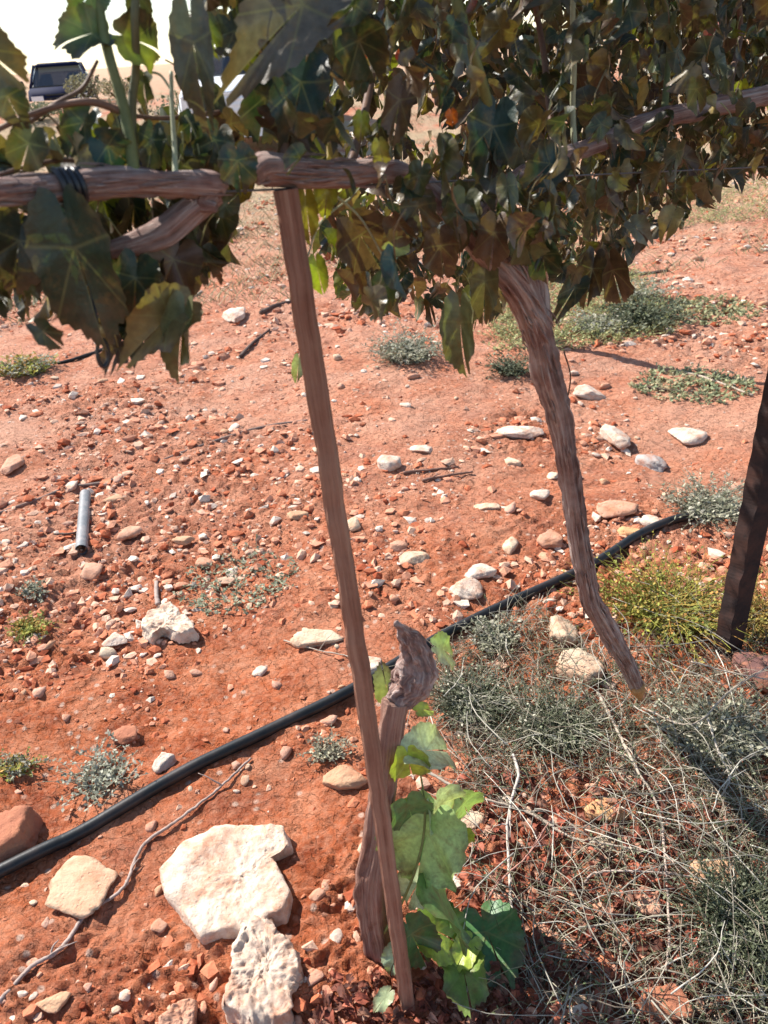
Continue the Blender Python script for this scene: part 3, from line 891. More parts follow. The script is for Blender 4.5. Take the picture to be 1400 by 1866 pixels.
nl(vineL, 40, 400, 20, 540, .02, (0.035, 0.045, 0.025), .7, .4, .2, .9)
nl(vineL, 250, 470, 240, 600, .01, DG, .8, .5, .3, .9)
nl(vineL, 330, 440, 280, 560, .02, BR, .7, .5, .2, .9)
nl(vineL, 400, 385, 440, 350, .02, OL, .7, .5, .2, .8)
nl(vineL, 120, 380, 70, 470, .03, TE, .7, .5, .2, .9)
nl(vineL, 55, 505, 60, 450, .03, YG, .9, .5, .4, .5)
# large leaves of the right vine
nl(vineR, 600, -40, 418, 142, -.04, (0.13, 0.115, 0.085), .7, .25, .15, .50, (0.1, 0.1), label='big grey brown leaf hanging close at the top')
nl(vineR, 470, -30, 470, 90, .02, DG, .8, .5, .2, .9)
nl(vineR, 560, 100, 520, 280, .0, TE, .8, .4, .25, .65)
nl(vineR, 490, 140, 470, 270, .03, DG, .8, .4, .2, .8)
nl(vineR, 582, 150, 582, 292, .03, (0.34, 0.38, 0.03), 1.3, .4, .5, .35, (0.4, 0), label='backlit yellow green leaf above the cordon')
nl(vineR, 556, 350, 566, 450, .03, (0.34, 0.30, 0.04), .9, .4, .3, .45)
nl(vineR, 575, 470, 590, 545, .03, (0.40, 0.52, 0.04), .9, .5, .3, .5, label='bright yellow green backlit leaf beside the stake')
nl(vineR, 640, 40, 690, 160, .02, DG, .7, .4, .2, .9)
nl(vineR, 735, 150, 712, 265, -.01, BR, 1.0, .3, .3, .6)
nl(vineR, 905, 190, 880, 335, -.02, TE, .8, .3, .25, .75)
nl(vineR, 1020, 280, 955, 345, -.02, TE, .8, .5, .2, .8)
nl(vineR, 838, 548, 842, 690, -.02, (0.17, 0.19, 0.09), 1.2, .3, .35, .55, (0.25, 0), cols=(0.12, 0.13, 0.07), label='grey green leaf hanging lowest over the soil')
nl(vineR, 925, 385, 955, 480, -.03, (0.15, 0.17, 0.06), 1.1, .3, .3, .5)
nl(vineR, 1085, 462, 1065, 562, .02, (0.06, 0.04, 0.022), 1.1, .3, .4, .7)
nl(vineR, 1110, 465, 1135, 562, .02, (0.09, 0.055, 0.03), 1.1, .3, .4, .6)
nl(vineR, 1060, 505, 1015, 575, .02, (0.05, 0.06, 0.03), 1.0, .4, .3, .6)
nl(vineR, 885, 480, 880, 595, .0, (0.14, 0.12, 0.05), 1.0, .3, .3, .5)
nl(vineR, 705, 500, 690, 580, .03, (0.08, 0.13, 0.04), .9, .4, .3, .8)
nl(vineR, 740, 400, 710, 470, -.01, BR, .8, .4, .2, .9)
nl(vineR, 640, 400, 700, 500, .04, BR, .7, .4, .2, .9)
nl(vineR, 760, 350, 770, 440, -.01, GY, .8, .4, .2, .9)
nl(vineR, 830, 340, 850, 430, -.01, OL, .8, .4, .2, .7)
nl(vineR, 735, 395, 722, 425, .0, YG, .8, .4, .3, .9)
nl(vineR, 545, 650, 540, 700, .45, (0.42, 0.48, 0.25), .9, .4, .3, .5)
nl(vineR, 1300, 40, 1285, 75, .0, (0.45, 0.03, 0.03), .8, .4, .2, .8, label='small bright red leaf in the upper right canopy')
nl(vineR, 822, 200, 826, 232, -.01, (0.60, 0.14, 0.02), .8, .4, .2, .9, label='small orange red leaf beside the thick green shoot')

nl(vineR, 505, 60, 525, 150, .05, DG, .8, .5, .2, .9)
nl(vineR, 598, 330, 590, 400, .01, (.40, .42, .04), .9, .5, .3, .8)
nl(vineR, 660, 205, 655, 262, -.02, (.34, .40, .05), .9, .5, .3, .8)
nl(vineR, 705, 455, 760, 440, -.03, (.36, .42, .16), .9, .5, .3, .5)
nl(vineR, 690, 255, 700, 310, -.02, (.30, .28, .06), .9, .5, .3, .8)
nl(vineR, 850, 350, 830, 460, -.03, OL, .9, .5, .3, .9)
nl(vineR, 905, 395, 890, 500, -.03, BR, .9, .5, .3, .9)
nl(vineR, 945, 400, 975, 500, -.035, (.11, .12, .05), .9, .5, .3, .8)
nl(vineR, 800, 420, 810, 520, -.02, BR, .9, .5, .3, .9)
nl(vineR, 985, 440, 1000, 530, -.02, DG, .9, .5, .3, .9)
nl(vineR, 770, 300, 745, 370, -.03, OL, .9, .5, .3, .9)
nl(vineL, 350, 205, 345, 270, .05, DG, .8, .5, .2, .9)
# leaf masses
CANR = [(425, -900), (425, 120), (480, 200), (520, 285), (575, 300), (575, 420), (625, 545), (700, 580), (790, 560), (830, 560), (905, 585), (940, 470), (1010, 500), (1110, 510), (1150, 430), (1240, 400), (1330, 330), (1500, 290), (3200, 260), (3200, -1500), (425, -1500)]
GAPR = [(600, 130), (700, 120), (860, 160), (850, 260), (700, 300), (600, 300)]
GAP2 = [(600, -50), (760, -50), (780, 90), (640, 120)]
CANL = [(-900, 355), (425, 365), (415, 430), (340, 520), (300, 590), (215, 640), (120, 560), (45, 530), (-900, 560)]
UPL = [(-700, 200), (330, 200), (440, 150), (440, 330), (-700, 330)]
UPL2 = [(330, -900), (440, -900), (440, 200), (330, 190)]
VAN = [(375, 95), (462, 95), (462, 222), (375, 222)]
def mass(parent, name, n, s0, s1, z0, z1, o0, o1, polys, size=(0.028, 0.050), gaps=(), above=None):
    acc = Acc(); k = 0; t = 0
    while k < n and t < n * 60:
        t += 1
        s = random.uniform(s0, s1); off = random.uniform(o0, o1); z = random.uniform(z0, z1)
        p = RA + RD * s + RN * off; p.z = z
        u, v, d = proj(p)
        if d < 0.25: continue
        ua, va = np.array([u]), np.array([v])
        ok = any(in_poly(ua, va, q)[0] for q in polys)
        if above is not None and v < above: ok = random.random() < 0.5
        if not ok: continue
        if in_poly(ua, va, VAN)[0] and off > -.2 and random.random() < .93: continue
        if any(in_poly(ua, va, q)[0] for q in gaps) and random.random() < 0.45: continue
        sz = random.uniform(*size)
        tip = Vector((0, 0, -1)) + rdir() * random.uniform(0.1, 1.7)
        V, F, U = leaf_geo(p, tip, rdir() + Vector((0, 0, random.uniform(-.4, 1.2))), sz, random.uniform(0.6, 2.2), random.uniform(0.1, 1.2), random.uniform(0, .6), random.uniform(.06, .18), False, random.uniform(.5, 1.0), seed=t)
        acc.add(V, F, rleafcol(), U)
        if random.random() < 0.35:
            petiole(acc, p, p + Vector((random.uniform(-.02, .02), random.uniform(-.02, .02), random.uniform(.02, .05))), 0.0009, random.choice([(0.3, 0.28, 0.14), (0.16, 0.10, 0.05), (0.2, 0.08, 0.05)]))
        k += 1
    o = acc.make(name, M['leaf'], parent)
    return o
mass(vineR, 'foliage', 7200, -0.05, 2.7, 0.85, 1.80, -0.10, 0.75, [CANR], size=(0.020, 0.043), gaps=(GAPR,))
mass(vineR, 'rear_foliage', 1700, 0.0, 2.9, 1.15, 1.85, 0.45, 1.05, [CANR], size=(0.026, 0.046), gaps=(GAPR,))
mass(vineL, 'foliage', 330, -0.75, 0.2, 0.95, 1.30, 0.025, 0.20, [CANL, UPL], size=(0.026, 0.042))
mass(vineL, 'upper_foliage', 45, -0.2, 0.2, 1.2, 1.7, 0.0, 0.25, [UPL2], size=(0.026, 0.042))

# ------------------------------------------------------------ stake
f = G(742, 1826); t0 = R(521, 345)
st = empty('wooden_stake', f, 'thin square reddish wooden stake leaning left, standing in front of the vine stump', 'stake')
a = np.array(f) - np.array((t0 - f).normalized()) * 0.06
V, F, L = tube([a, np.array(f.lerp(t0, .5)) + [0.004, 0, 0], np.array(t0)], [0.0145, 0.0142, 0.0142], 8, 60, rough=0.11, square=True, seed=2, jit=.0006)
mk('shaft', V, F, M['stake'], st, (0.2, 0.1, 0.06), L, smooth=False)

# ------------------------------------------------------------ stump
sf = G(695, 1728)
stump = empty('vine_stump', sf, 'old vine stump with knobbly bent head and green leaves sprouting at its base', 'vine stump')
sp = [sf - Vector((0, 0, .05)), R(690, 1700), R(678, 1620), R(690, 1520), R(700, 1440), R(708, 1380), R(715, 1320), R(722, 1275)]
V, F, L = tube(sp, [0.030, 0.028, 0.028, 0.0235, 0.021, 0.0195, 0.0185, 0.018], 34, 110, rough=0.22, ridge=0.36, seed=51)
mk('trunk', V, F, M['stump'], stump, (0.2, 0.1, 0.08), L)
hp = [R(718, 1285), R(742, 1258), R(756, 1225), R(758, 1192), R(744, 1160), R(722, 1132)]
V, F, L = tube(hp, [0.017, 0.026, 0.0275, 0.022, 0.014, 0.002], 64, 110, rough=0.30, ridge=0.45, seed=57)
V = V + np.stack([fbm(V[:, 0] * 90 + V[:, 2] * 60, V[:, 1] * 90 + V[:, 2] * 80, 3, 7), fbm(V[:, 0] * 90, V[:, 2] * 90, 3, 17), 0.6 * fbm(V[:, 1] * 70, V[:, 2] * 90, 3, 27)], 1) * 0.0055
mk('knobbly_head', V, F, M['bark'], stump, (0.2, 0.1, 0.08), L)
stump_ref = stump
LGR = (0.34, 0.48, 0.17); PLG = (0.52, 0.60, 0.36); YLG = (0.38, 0.46, 0.06)
acc = Acc()
shoot_pts = [R(700, 1700, -.03), R(735, 1640, -.05), R(765, 1560, -.06), R(775, 1480, -.05), R(765, 1400, -.03)]
V, F, L = tube(shoot_pts, [.0028, .0022, .0014], 8, 24); mk('shoot', V, F, M['cane'], stump, (.2, .22, .07), L)
V, F, L = tube([R(705, 1715, -.02), R(780, 1735, -.06), R(850, 1740, -.08), R(890, 1720, -.08)], [.0025, .002, .0012], 8, 20); mk('shoot', V, F, M['cane'], stump, (.2, .22, .07), L)
def RG(x, y, off=0.0):
    p = R(x, y, off); q = G(x, y, .035)
    return p if p.z > GH(p.x, p.y) + .03 else q
def sl_(x0, y0, x1, y1, off, col, **k):
    k['plane'] = RG; k['narrow'] = k.get('narrow', 1.0) * 1.0; x0 += 8; x1 += 8
    x0 -= (x1 - x0) * .12; y0 -= (y1 - y0) * .12
    o = near_leaf(stump, x0, y0, x1, y1, off, col, **k); return o
sl_(780, 1490, 735, 1620, -.06, LGR, cx=.6, cy=.3, fold=.1, narrow=1.0, face=(0, .7))
sl_(775, 1590, 845, 1640, -.07, (0.12, 0.23, 0.07), cx=.5, cy=.5, fold=.1, narrow=1.1, face=(0, .8))
sl_(760, 1600, 725, 1655, -.05, PLG, cx=.5, cy=.5, fold=.1, narrow=1.1, face=(0, .9))
sl_(735, 1375, 745, 1435, -.03, YLG, cx=.8, cy=.5, fold=.2, narrow=.8, face=(0, .4))
sl_(750, 1370, 838, 1362, -.03, PLG, cx=.8, cy=.5, fold=.2, narrow=.6, face=(0, .6))
sl_(735, 1465, 750, 1515, -.04, (0.12, 0.22, 0.08), cx=.8, cy=.5, narrow=.8, face=(0, .5))
sl_(790, 1460, 812, 1500, -.05, PLG, cx=.8, cy=.5, narrow=1., face=(0, .6))
sl_(835, 1460, 852, 1498, -.05, LGR, cx=.8, cy=.5, narrow=.8, face=(0, .6))
sl_(815, 1520, 828, 1570, -.05, YLG, cx=.8, cy=.5, narrow=.7, face=(0, .5))
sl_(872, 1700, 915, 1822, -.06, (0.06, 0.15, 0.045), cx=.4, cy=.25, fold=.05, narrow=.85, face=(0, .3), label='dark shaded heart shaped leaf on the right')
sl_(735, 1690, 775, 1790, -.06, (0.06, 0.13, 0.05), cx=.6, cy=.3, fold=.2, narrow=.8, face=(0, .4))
sl_(770, 1690, 860, 1755, -.06, (0.10, 0.19, 0.03), cx=.6, cy=.5, fold=.1, narrow=.9, face=(0, .6), cols=YLG)
sl_(850, 1745, 815, 1800, -.08, YLG, cx=.7, cy=.5, fold=.2, narrow=.6, face=(0, .5))
sl_(835, 1775, 850, 1870, -.09, (0.14, 0.22, 0.035), cx=.7, cy=.3, fold=.2, narrow=.8, face=(0, .4))
sl_(720, 1735, 700, 1800, -.06, (0.38, 0.50, 0.30), cx=.6, cy=.3, narrow=.8, face=(0, .6))
sl_(700, 1810, 672, 1845, -.09, (0.36, 0.42, 0.22), cx=.6, cy=.3, narrow=.6, face=(0, .8))
sl_(790, 1180, 828, 1200, .03, LGR, cx=.6, cy=.3, narrow=.7, face=(0, .7), cols=(0.45, 0.5, 0.3))
sl_(755, 1295, 785, 1290, -.01, YLG, cx=.6, cy=.3, narrow=.6, face=(0, .8))
sl_(700, 1270, 690, 1215, .03, (0.3, 0.36, 0.15), cx=.6, cy=.3, narrow=.5, face=(0, .4))

# ------------------------------------------------------------ right post, added shade stake, wires
pf = G(1334, 1205)
pu = (R(1440, 700, .02) - pf).normalized()
ph = 1.75
post = empty('steel_post', pf, 'dark rusty steel post with a wavy reddish edge at the right side', 'post')
side = (Vector((1, 0.25, 0)) - pu * Vector((1, 0.25, 0)).dot(pu)).normalized(); depv = pu.cross(side)
if depv.y < 0: depv = -depv
nn = 220; wd_ = 0.044
rows = []
for i in range(nn + 1):
    c = pf + pu * (-0.05 + (ph + .05) * i / nn)
    wv = 0.0016 * sin(i * 0.9) + 0.006 * vnoise(np.array([i * .31]), np.array([2.2]), 5)[0]
    rows.append([c + side * (-wd_ / 2 + wv), c + side * (wd_ / 2), c + side * (wd_ / 2) + depv * 0.03, c + side * (-wd_ / 2 - 0.012 + wv * .6) + depv * 0.034])
V = np.array([[p[:] for p in r] for r in rows]).reshape(-1, 3); F = []
for i in range(nn):
    for j in range(4):
        k = (j + 1) % 4; a, b, c, d = i * 4 + j, i * 4 + k, (i + 1) * 4 + j, (i + 1) * 4 + k
        F += [[a, b, d], [a, d, c]]
F += [[nn * 4, nn * 4 + 1, nn * 4 + 2], [nn * 4, nn * 4 + 2, nn * 4 + 3]]
mk('shaft', V, F, M['rust'], post, (0.1, .05, .04), None, smooth=False)

# unseen stake added behind the hanging trunk, throws the streak of shade to the right
q = G(992, 628)
shade_stake = empty('wooden_stake', q, 'unseen wooden stake added behind the hanging trunk to cast a streak of shade', 'stake')  # shares the front stake's name; added only to cast shade
V, F, L = tube([q - Vector((0, 0, .05)), q + Vector((-0.03, .0, .5)), q + Vector((-0.07, .01, 1.15))], [.030, .030, .028], 8, 20, rough=.05, square=True, seed=6)
mk('shaft', V, F, M['stake'], shade_stake, (0.2, 0.1, 0.06), L, smooth=False)

def wire(px, off, r, label, ext=(-1.2, 3.5)):
    a = R(px[0][0], px[0][1], off); b = R(px[1][0], px[1][1], off); d = (b - a).normalized()
    V, F, L = tube([a + d * ext[0], a, b, b + d * ext[1]], [r, r], 6, 30)
    o = mk('trellis_wire', V, F, M['wire'], None, (0.2, .2, .2), L); tag(o, label, 'wire')
wire([(0, 368), (500, 345)], 0.004, 0.0012, 'thin steel trellis wire carrying the vine cordons over the stake')
wire([(100, -40), (1300, -70)], 0.12, 0.0012, 'upper steel trellis wire hidden in the top of the canopy')

# black tie round the left cordon, its loop dangling below
tie = empty('vine_tie', R(130, 350), 'black rubber tie wound round the left cordon with a dangling loop', 'tie')
ctr = R(128, 341); rr = 0.0135; acc = Acc()
cd = (R(180, 336) - R(80, 344)).normalized(); e1_ = Vector((0, 0, 1)); e2_ = cd.cross(e1_)
pts = []
for i in range(49):
    t = i / 48 * 2 * pi * 4
    pts.append(ctr + cd * (-.010 + .020 * i / 48) + (e1_ * cos(t) + e2_ * sin(t)) * rr * (1.0 + .05 * sin(i)))
V, F, L = tube(pts, [.0028] * 2, 8, 160); mk('coil', V, F, M['tie'], tie, (0, 0, 0), L)
hang = [R(138, 352, -.02), R(150, 430, -.005), R(165, 520, .0), R(178, 600, -.01), R(178, 650, -.012), R(188, 668, -.012), R(198, 655, -.012), R(194, 630, -.012), R(184, 618, -.012)]
V, F, L = tube(hang, [.0016, .0018, .0026], 8, 80); mk('loop', V, F, M['tie'], tie, (0, 0, 0), L)

# ------------------------------------------------------------ hoses and pipe
def ground_tube(pix, r, name, mat, label, cat, n=120, lift=0.8, sides=14, ext=0.0):
    P = [G(*p) for p in pix]
    if ext: P = [P[0] + (P[0] - P[1]).normalized() * ext] + P
    Q = spline([(p.x, p.y, 0) for p in P], n)
    zz = ground_h(Q[:, 0], Q[:, 1])
    ker = 45; zp = np.pad(zz, ker // 2, mode='edge'); zs = np.convolve(zp, np.ones(ker) / ker, 'valid')
    Q[:, 2] = zs + r * lift
    V, F, L = tube(list(Q), [r, r], sides, n)
    o = mk(name, V, F, M[mat], None, (0.05, .05, .05), L)
    return tag(o, label, cat)
ground_tube([(0, 1600), (150, 1522), (330, 1420), (500, 1330), (640, 1268), (790, 1172), (920, 1108), (1080, 1028), (1170, 975), (1250, 947), (1340, 948), (1480, 960), (1900, 940)], 0.0140, 'drip_hose', 'hose',
            'thick black irrigation hose running diagonally across the soil behind the stump', 'hose', 260, ext=0.8)
ground_tube([(-60, 952), (60, 915), (130, 885), (200, 873), (300, 835), (400, 805), (480, 780), (560, 765)], 0.007, 'thin_tube', 'line',  # thin brownish tube sunk into the soil
            'thin dusty grey tube half buried in the far soil on the left', 'drip line', 160, lift=-0.35)
a = G(158, 908, .018); b = G(150, 1008, .018)
V, F, L = tube([a, (a + b) / 2, b], [.0195, .0195], 18, 12, cap=False)
V2, F2, L2 = tube([b, (a + b) / 2, a], [.0165, .0165], 18, 12, cap=False)
ac = Acc(); ac.add(V, F, (.1, .1, .1), L); ac.add(V2, F2[:, ::-1], (.1, .1, .1), L2)
n_ = 18; ring = []
for i in range(n_):
    j = (i + 1) % n_; m_ = len(V) - n_
    ring += [[m_ + i, m_ + j, len(V) + 0], ]
o = ac.make('pipe_offcut', M['pipe']); tag(o, 'short grey plastic pipe offcut lying on the bare soil at the left', 'pipe')

# ------------------------------------------------------------ twigs
def twig(pix, r0, r1, col, label, lift=0.006, branch=3, cat='twig', n=40, jit=.0012):
    P = []
    for i, p in enumerate(pix):
        dz = p[2] if len(p) > 2 else lift
        P.append(G(p[0], p[1], dz) if dz < 0.03 else Gz(p[0], p[1], dz))
    acc = Acc(); s = int(pix[0][0] * 3 + pix[0][1])
    V, F, L = tube(P, [r0, (r0 + r1) / 2, r1], 8, n, rough=.35, jit=jit * .45, seed=s); acc.add(V, F, col, L)
    for k in range(branch):
        t = random.uniform(.15, .9); i = min(int(t * (len(P) - 1)), len(P) - 2); a = P[i].lerp(P[i + 1], t * (len(P) - 1) - i)
        d = (P[i + 1] - P[i]).normalized(); q = (d + Vector((random.uniform(-1, 1), random.uniform(-1, 1), random.uniform(0, .6)))).normalized()
        ln = random.uniform(.02, .07)
        V, F, L = tube([a, a + q * ln * .5 + Vector((0, 0, .004)), a + q * ln], [r0 * .55, r0 * .2], 6, 8, jit=.0006, seed=s + k); acc.add(V, F, col, L)
    o = acc.make('twig', M['twig']); tag(o, label, cat); return o
def Gz(x, y, z):
    d = ray(x, y); t = (z - CH) / d.z; return Vector((0, 0, CH)) + d * t
TW = (0.33, 0.25, 0.21); TD = (0.10, 0.065, 0.05); TP = (0.38, 0.31, 0.24)
twig([(0, 1830), (60, 1765), (110, 1735), (160, 1670), (225, 1622), (262, 1545), (330, 1495), (400, 1440), (458, 1385)], .0042, .0026, TW, 'long crooked grey twig lying left of the white slab below the hose', branch=6, n=90)
twig([(778, 1405, .05), (850, 1445, .045), (960, 1480, .03), (1040, 1525, .03), (1110, 1552, .02), (1182, 1565, .02)], .003, .0022, TP, 'pale dry twig slanting down right from the stump leaves', branch=5, n=60)
twig([(1090, 1262, .05), (1120, 1320, .05), (1160, 1400, .06), (1195, 1460, .05), (1210, 1512, .03)], .0035, .0022, TP, 'pale curved twig below the cut end of the trunk', branch=3)
twig([(935, 1375, .06), (945, 1410, .06), (932, 1460, .05), (925, 1510, .03), (930, 1620, .03), (938, 1720, .02), (936, 1790)], .003, .0024, (0.45, .38, .32), 'upright pale dry stem standing right of the stump leaves', branch=3)
twig([(1208, 1510, .03), (1215, 1600, .03), (1220, 1700, .03), (1212, 1780, .02)], .0028, .0018, (0.42, .32, .26), 'straight brown stem running down through the lower right weeds', branch=3)
twig([(438, 652), (460, 628), (492, 602)], .010, .006, TD, 'short dark stick lying far left of the stake', branch=0, n=16)
twig([(476, 572), (500, 560), (545, 548)], .016, .012, TD, 'thick dark root piece touching the stake from the left', branch=0, n=16)
twig([(1236, 678), (1290, 692), (1372, 722)], .007, .005, TP, 'pale straight stick lying on the slope left of the right post', branch=1, n=18)
twig([(1160, 704), (1210, 712), (1265, 717)], .007, .004, TD, 'thin dark stick below the pale straight one', branch=0, n=16)
twig([(1142, 502), (1180, 500), (1218, 494)], .016, .010, TD, 'far thick dark stick behind the brown hanging leaves', branch=0, n=16)
twig([(735, 862), (780, 858), (836, 853)], .006, .004, (0.2, .11, .08), 'upper one of two brown dry canes right of the stake', branch=1, n=18)
twig([(770, 878), (810, 870), (862, 862)], .006, .004, (0.2, .11, .08), 'lower one of two brown dry canes right of the stake', branch=1, n=18)
twig([(315, 562), (340, 552), (368, 532)], .010, .007, TP, 'pale stick pointing up right beyond the yellowing leaf', branch=0, n=14)
twig([(105, 664), (150, 652), (205, 632)], .009, .009, (0.03, .03, .03), 'thin black stick lying behind the dangling loop', branch=0, n=14)
twig([(518, 1170), (580, 1188), (640, 1202), (690, 1240)], .002, .0012, TP, 'thin pale straw beside the flat pale rock left of the stake', branch=2)
twig([(100, 976), (130, 974), (152, 972)], .004, .003, TD, 'tiny dark twig touching the left side of the grey pipe', branch=0, n=12)
twig([(286, 1065), (287, 1095), (290, 1105)], .006, .008, TW, 'short upright grey peg above the rough white rock', branch=0, n=12)
twig([(1170, 1290, .05), (1260, 1320, .08), (1330, 1260, .10), (1400, 1215, .10)], .0022, .0014, TP, 'thin pale straw rising to the foot of the right post', branch=3)
twig([(1260, 1205, .12), (1330, 1225, .10), (1400, 1238, .10)], .002, .0014, TP, 'thin pale straw crossing in front of the right post', branch=1)
twig([(870, 1700), (900, 1620, .04), (960, 1560, .05), (1000, 1500, .06)], .002, .0012, (0.4, .2, .15), 'thin reddish stem arching beside the stump leaves', branch=3)
twig([(985, 1100), (1000, 1075), (1060, 1062)], .0016, .001, TP, 'thin grass straw lying over the hose left of the trunk', branch=2)
twig([(1060, 1620), (1090, 1590, .04), (1200, 1590, .04), (1330, 1610, .04)], .0022, .0014, (.42, .33, .27), 'thin stem lying level across the lower right weeds', branch=4)
twig([(1290, 1310, .08), (1310, 1370, .07), (1330, 1420, .05), (1300, 1470, .03)], .0022, .0016, (.46, .4, .33), 'crooked pale stem in the weeds near the right edge', branch=2)

# ------------------------------------------------------------ plants
def stem_geo(acc, p, h, lean, r, col, seg=5, curl=0.3):
    d = rdir(); pts = [Vector(p)]; v = (Vector((0, 0, 1)) + d * lean).normalized(); c = Vector(p)
    for i in range(seg):
        v = (v + Vector((random.uniform(-1, 1), random.uniform(-1, 1), random.uniform(-.9, .5))) * curl * 0.6 - Vector((0, 0, curl * 0.25))).normalized()
        c = c + v * h / seg; gz = GH(c.x, c.y) + .002
        if c.z < gz: c.z = gz; v.z = abs(v.z) * .5
        pts.append(c.copy())
    V, F, L = tube(pts, [r, r * .45], 3, seg + 1, cap=False)
    acc.add(V, F, col, L); return pts

def sprig_leaves(acc, pts, n, size, col):
    for k in range(n):
        i = random.randrange(1, len(pts)); a = pts[i - 1].lerp(pts[i], random.random())
        d = (rdir() + Vector((0, 0, random.uniform(-.2, 1)))).normalized(); s = size * random.uniform(.6, 1.3)
        w_ = d.cross(Vector((random.uniform(-1, 1), random.uniform(-1, 1), 1))).normalized() * s * .28
        b = a + d * s; m_ = a + d * s * .5
        V = [a[:], (m_ + w_)[:], b[:], (m_ - w_)[:]]
        acc.add(V, [[0, 1, 2], [0, 2, 3]], np.array(col) * random.uniform(.7, 1.3))

def vary(c): return np.array(c) * random.uniform(.65, 1.35)

# the tangle of dry stems covering the lower right
GREYC = [(0.34, 0.31, 0.22), (0.42, 0.38, 0.28), (0.20, 0.195, 0.11), (0.56, 0.49, 0.37), (0.26, 0.19, 0.14), (0.14, 0.14, 0.08)]
acc = Acc()
for (x_, y_) in scatter_px(7200, TANG):
    p = G(x_, y_)
    dn = vnoise(np.array([p.x * 9]), np.array([p.y * 9]), 33)[0]
    if dn < -0.12 and random.random() < .8: continue
    if y_ > 1450 and x_ < 1280 and random.random() < .62: continue
    pts = stem_geo(acc, p, random.uniform(.04, .15), random.uniform(.2, 1.6), random.uniform(.0006, .0013), vary(random.choice(GREYC)), 6, .55)
    if random.random() < .22: sprig_leaves(acc, pts, 6, .007, random.choice([(0.14, 0.17, 0.09), (0.20, 0.21, 0.13), (0.10, 0.13, .06)]))
for (x_, y_) in scatter_px(260, TANG):
    p = G(x_, y_, random.uniform(.01, .06)); d = rdir(); ln = random.uniform(.06, .22); b = p + d * ln + Vector((0, 0, random.uniform(-.02, .04)))
    m_ = p.lerp(b, .5) + rdir() * ln * .14 + Vector((0, 0, .01))
    b.z = max(b.z, GH(b.x, b.y) + .004)
    V, F, L = tube([p, m_, b], [random.uniform(.0008, .0017), .0006], 4, 8, jit=.0008, seed=int(x_)); acc.add(V, F, vary(random.choice([(.46, .42, .34), (.38, .34, .27), (.54, .50, .42), (.30, .24, .18)])), L)
o = acc.make('dry_grass', M['grass']); tag(o, 'grey green tangle of dry grass and weeds covering the lower right soil', None, None, 'stuff')

# fallen leaf litter
LIT = [(790, 1450), (860, 1400), (1200, 1420), (1400, 1500), (1400, 1890), (560, 1890), (600, 1780), (760, 1800), (850, 1640)]
acc = Acc()
for (x_, y_) in scatter_px(1900, LIT):
    p = G(x_, y_, random.uniform(.002, .02))
    V, F, U = leaf_geo(p, rdir() + Vector((0, 0, random.uniform(-.3, .5))), Vector((random.uniform(-.8, .8), random.uniform(-.8, .8), 1)), random.uniform(.006, .019), random.uniform(.5, 2.2), random.uniform(.2, 1.5), random.uniform(0, .4), .12, False, random.uniform(.5, 1))
    acc.add(V, F, vary(random.choice([(0.30, 0.085, 0.05), (0.20, 0.065, 0.04), (0.40, 0.20, 0.13), (0.12, 0.045, 0.03), (0.34, .11, .065)])), U)
o = acc.make('leaf_litter', M['litter']); tag(o, 'fallen reddish brown leaf litter under the weeds', None, None, 'stuff')

def plant(px, py, wpx, hpx, cols, label, n=160, leafn=8, leaf=.009, name='weed', cat='weed', lean=.9, r=.0008, curl=.4, group=None, flat=False):
    base = G(px, py); sl_n = (base - Vector((0, 0, CH))).length
    W_ = wpx / FPX * sl_n; H_ = hpx / FPX * sl_n
    acc = Acc()
    for k in range(n):
        a = random.uniform(0, 6.28); q = random.random() ** .5 * (W_ * .5 if flat else W_ * .28)
        x1, y1 = base.x + cos(a) * q, base.y + sin(a) * q * (.9)
        p = Vector((x1, y1, GH(x1, y1)))
        pts = stem_geo(acc, p, (H_ * random.uniform(.5, 1.0)) if not flat else random.uniform(.02, .05), lean, r * (sl_n ** .5), vary(random.choice(cols)), 5, curl)
        if leafn: sprig_leaves(acc, pts, leafn, leaf * sl_n ** .5, random.choice(cols))
    o = acc.make(name, M['grass']); o.location = (0, 0, 0)
    # put the origin at the plant's foot
    me = o.data; me.transform(Matrix.Translation(-base)); o.location = base
    return tag(o, label, cat, group)

YGc = [(0.34, 0.34, 0.06), (0.28, 0.30, 0.07), (0.42, 0.33, 0.08), (0.20, 0.22, 0.06), (0.42, 0.22, 0.06)]
GGc = [(0.37, 0.36, 0.26), (0.29, 0.29, 0.20), (0.47, 0.44, 0.34), (0.20, 0.205, 0.13)]
DGc = [(0.09, 0.105, 0.055), (0.14, 0.155, 0.09), (0.06, 0.07, 0.04), (0.24, 0.25, .16)]
plant(1215, 1135, 210, 165, YGc, 'bushy yellow green weed between the trunk and the right post', 420, 10, .007, lean=1.0)
plant(1395, 1140, 90, 130, [(0.42, 0.26, 0.07), (0.36, .3, .08), (.26, .16, .06)], 'orange yellow weed behind the foot of the right post', 180, 9, .007)
plant(1290, 935, 160, 90, GGc + [(0.36, .33, .24)], 'grey dry weed growing over the hose near the right post', 260, 7, .008, lean=1.1)
plant(745, 655, 130, 80, GGc, 'round grey green weed right of the stake, far back', 260, 8, .009)
plant(1170, 585, 130, 80, DGc, 'dark green clump far back to the right of the hanging trunk', 260, 9, .009)
plant(1160, 545, 110, 70, GGc, 'pale green clump rising behind the dark green clump', 90, 8, .010)
plant(935, 680, 80, 60, DGc, 'small dark tuft left of the hanging trunk', 140, 7, .008)
plant(1090, 600, 120, 50, GGc, 'flat greyish clump just right of the hanging trunk', 160, 8, .009)
plant(430, 1062, 220, 40, [(0.30, 0.33, 0.22), (0.24, 0.27, 0.17), (0.36, 0.38, 0.26)], 'flat green creeping weed left of the stake', 170, 5, .008, flat=True)
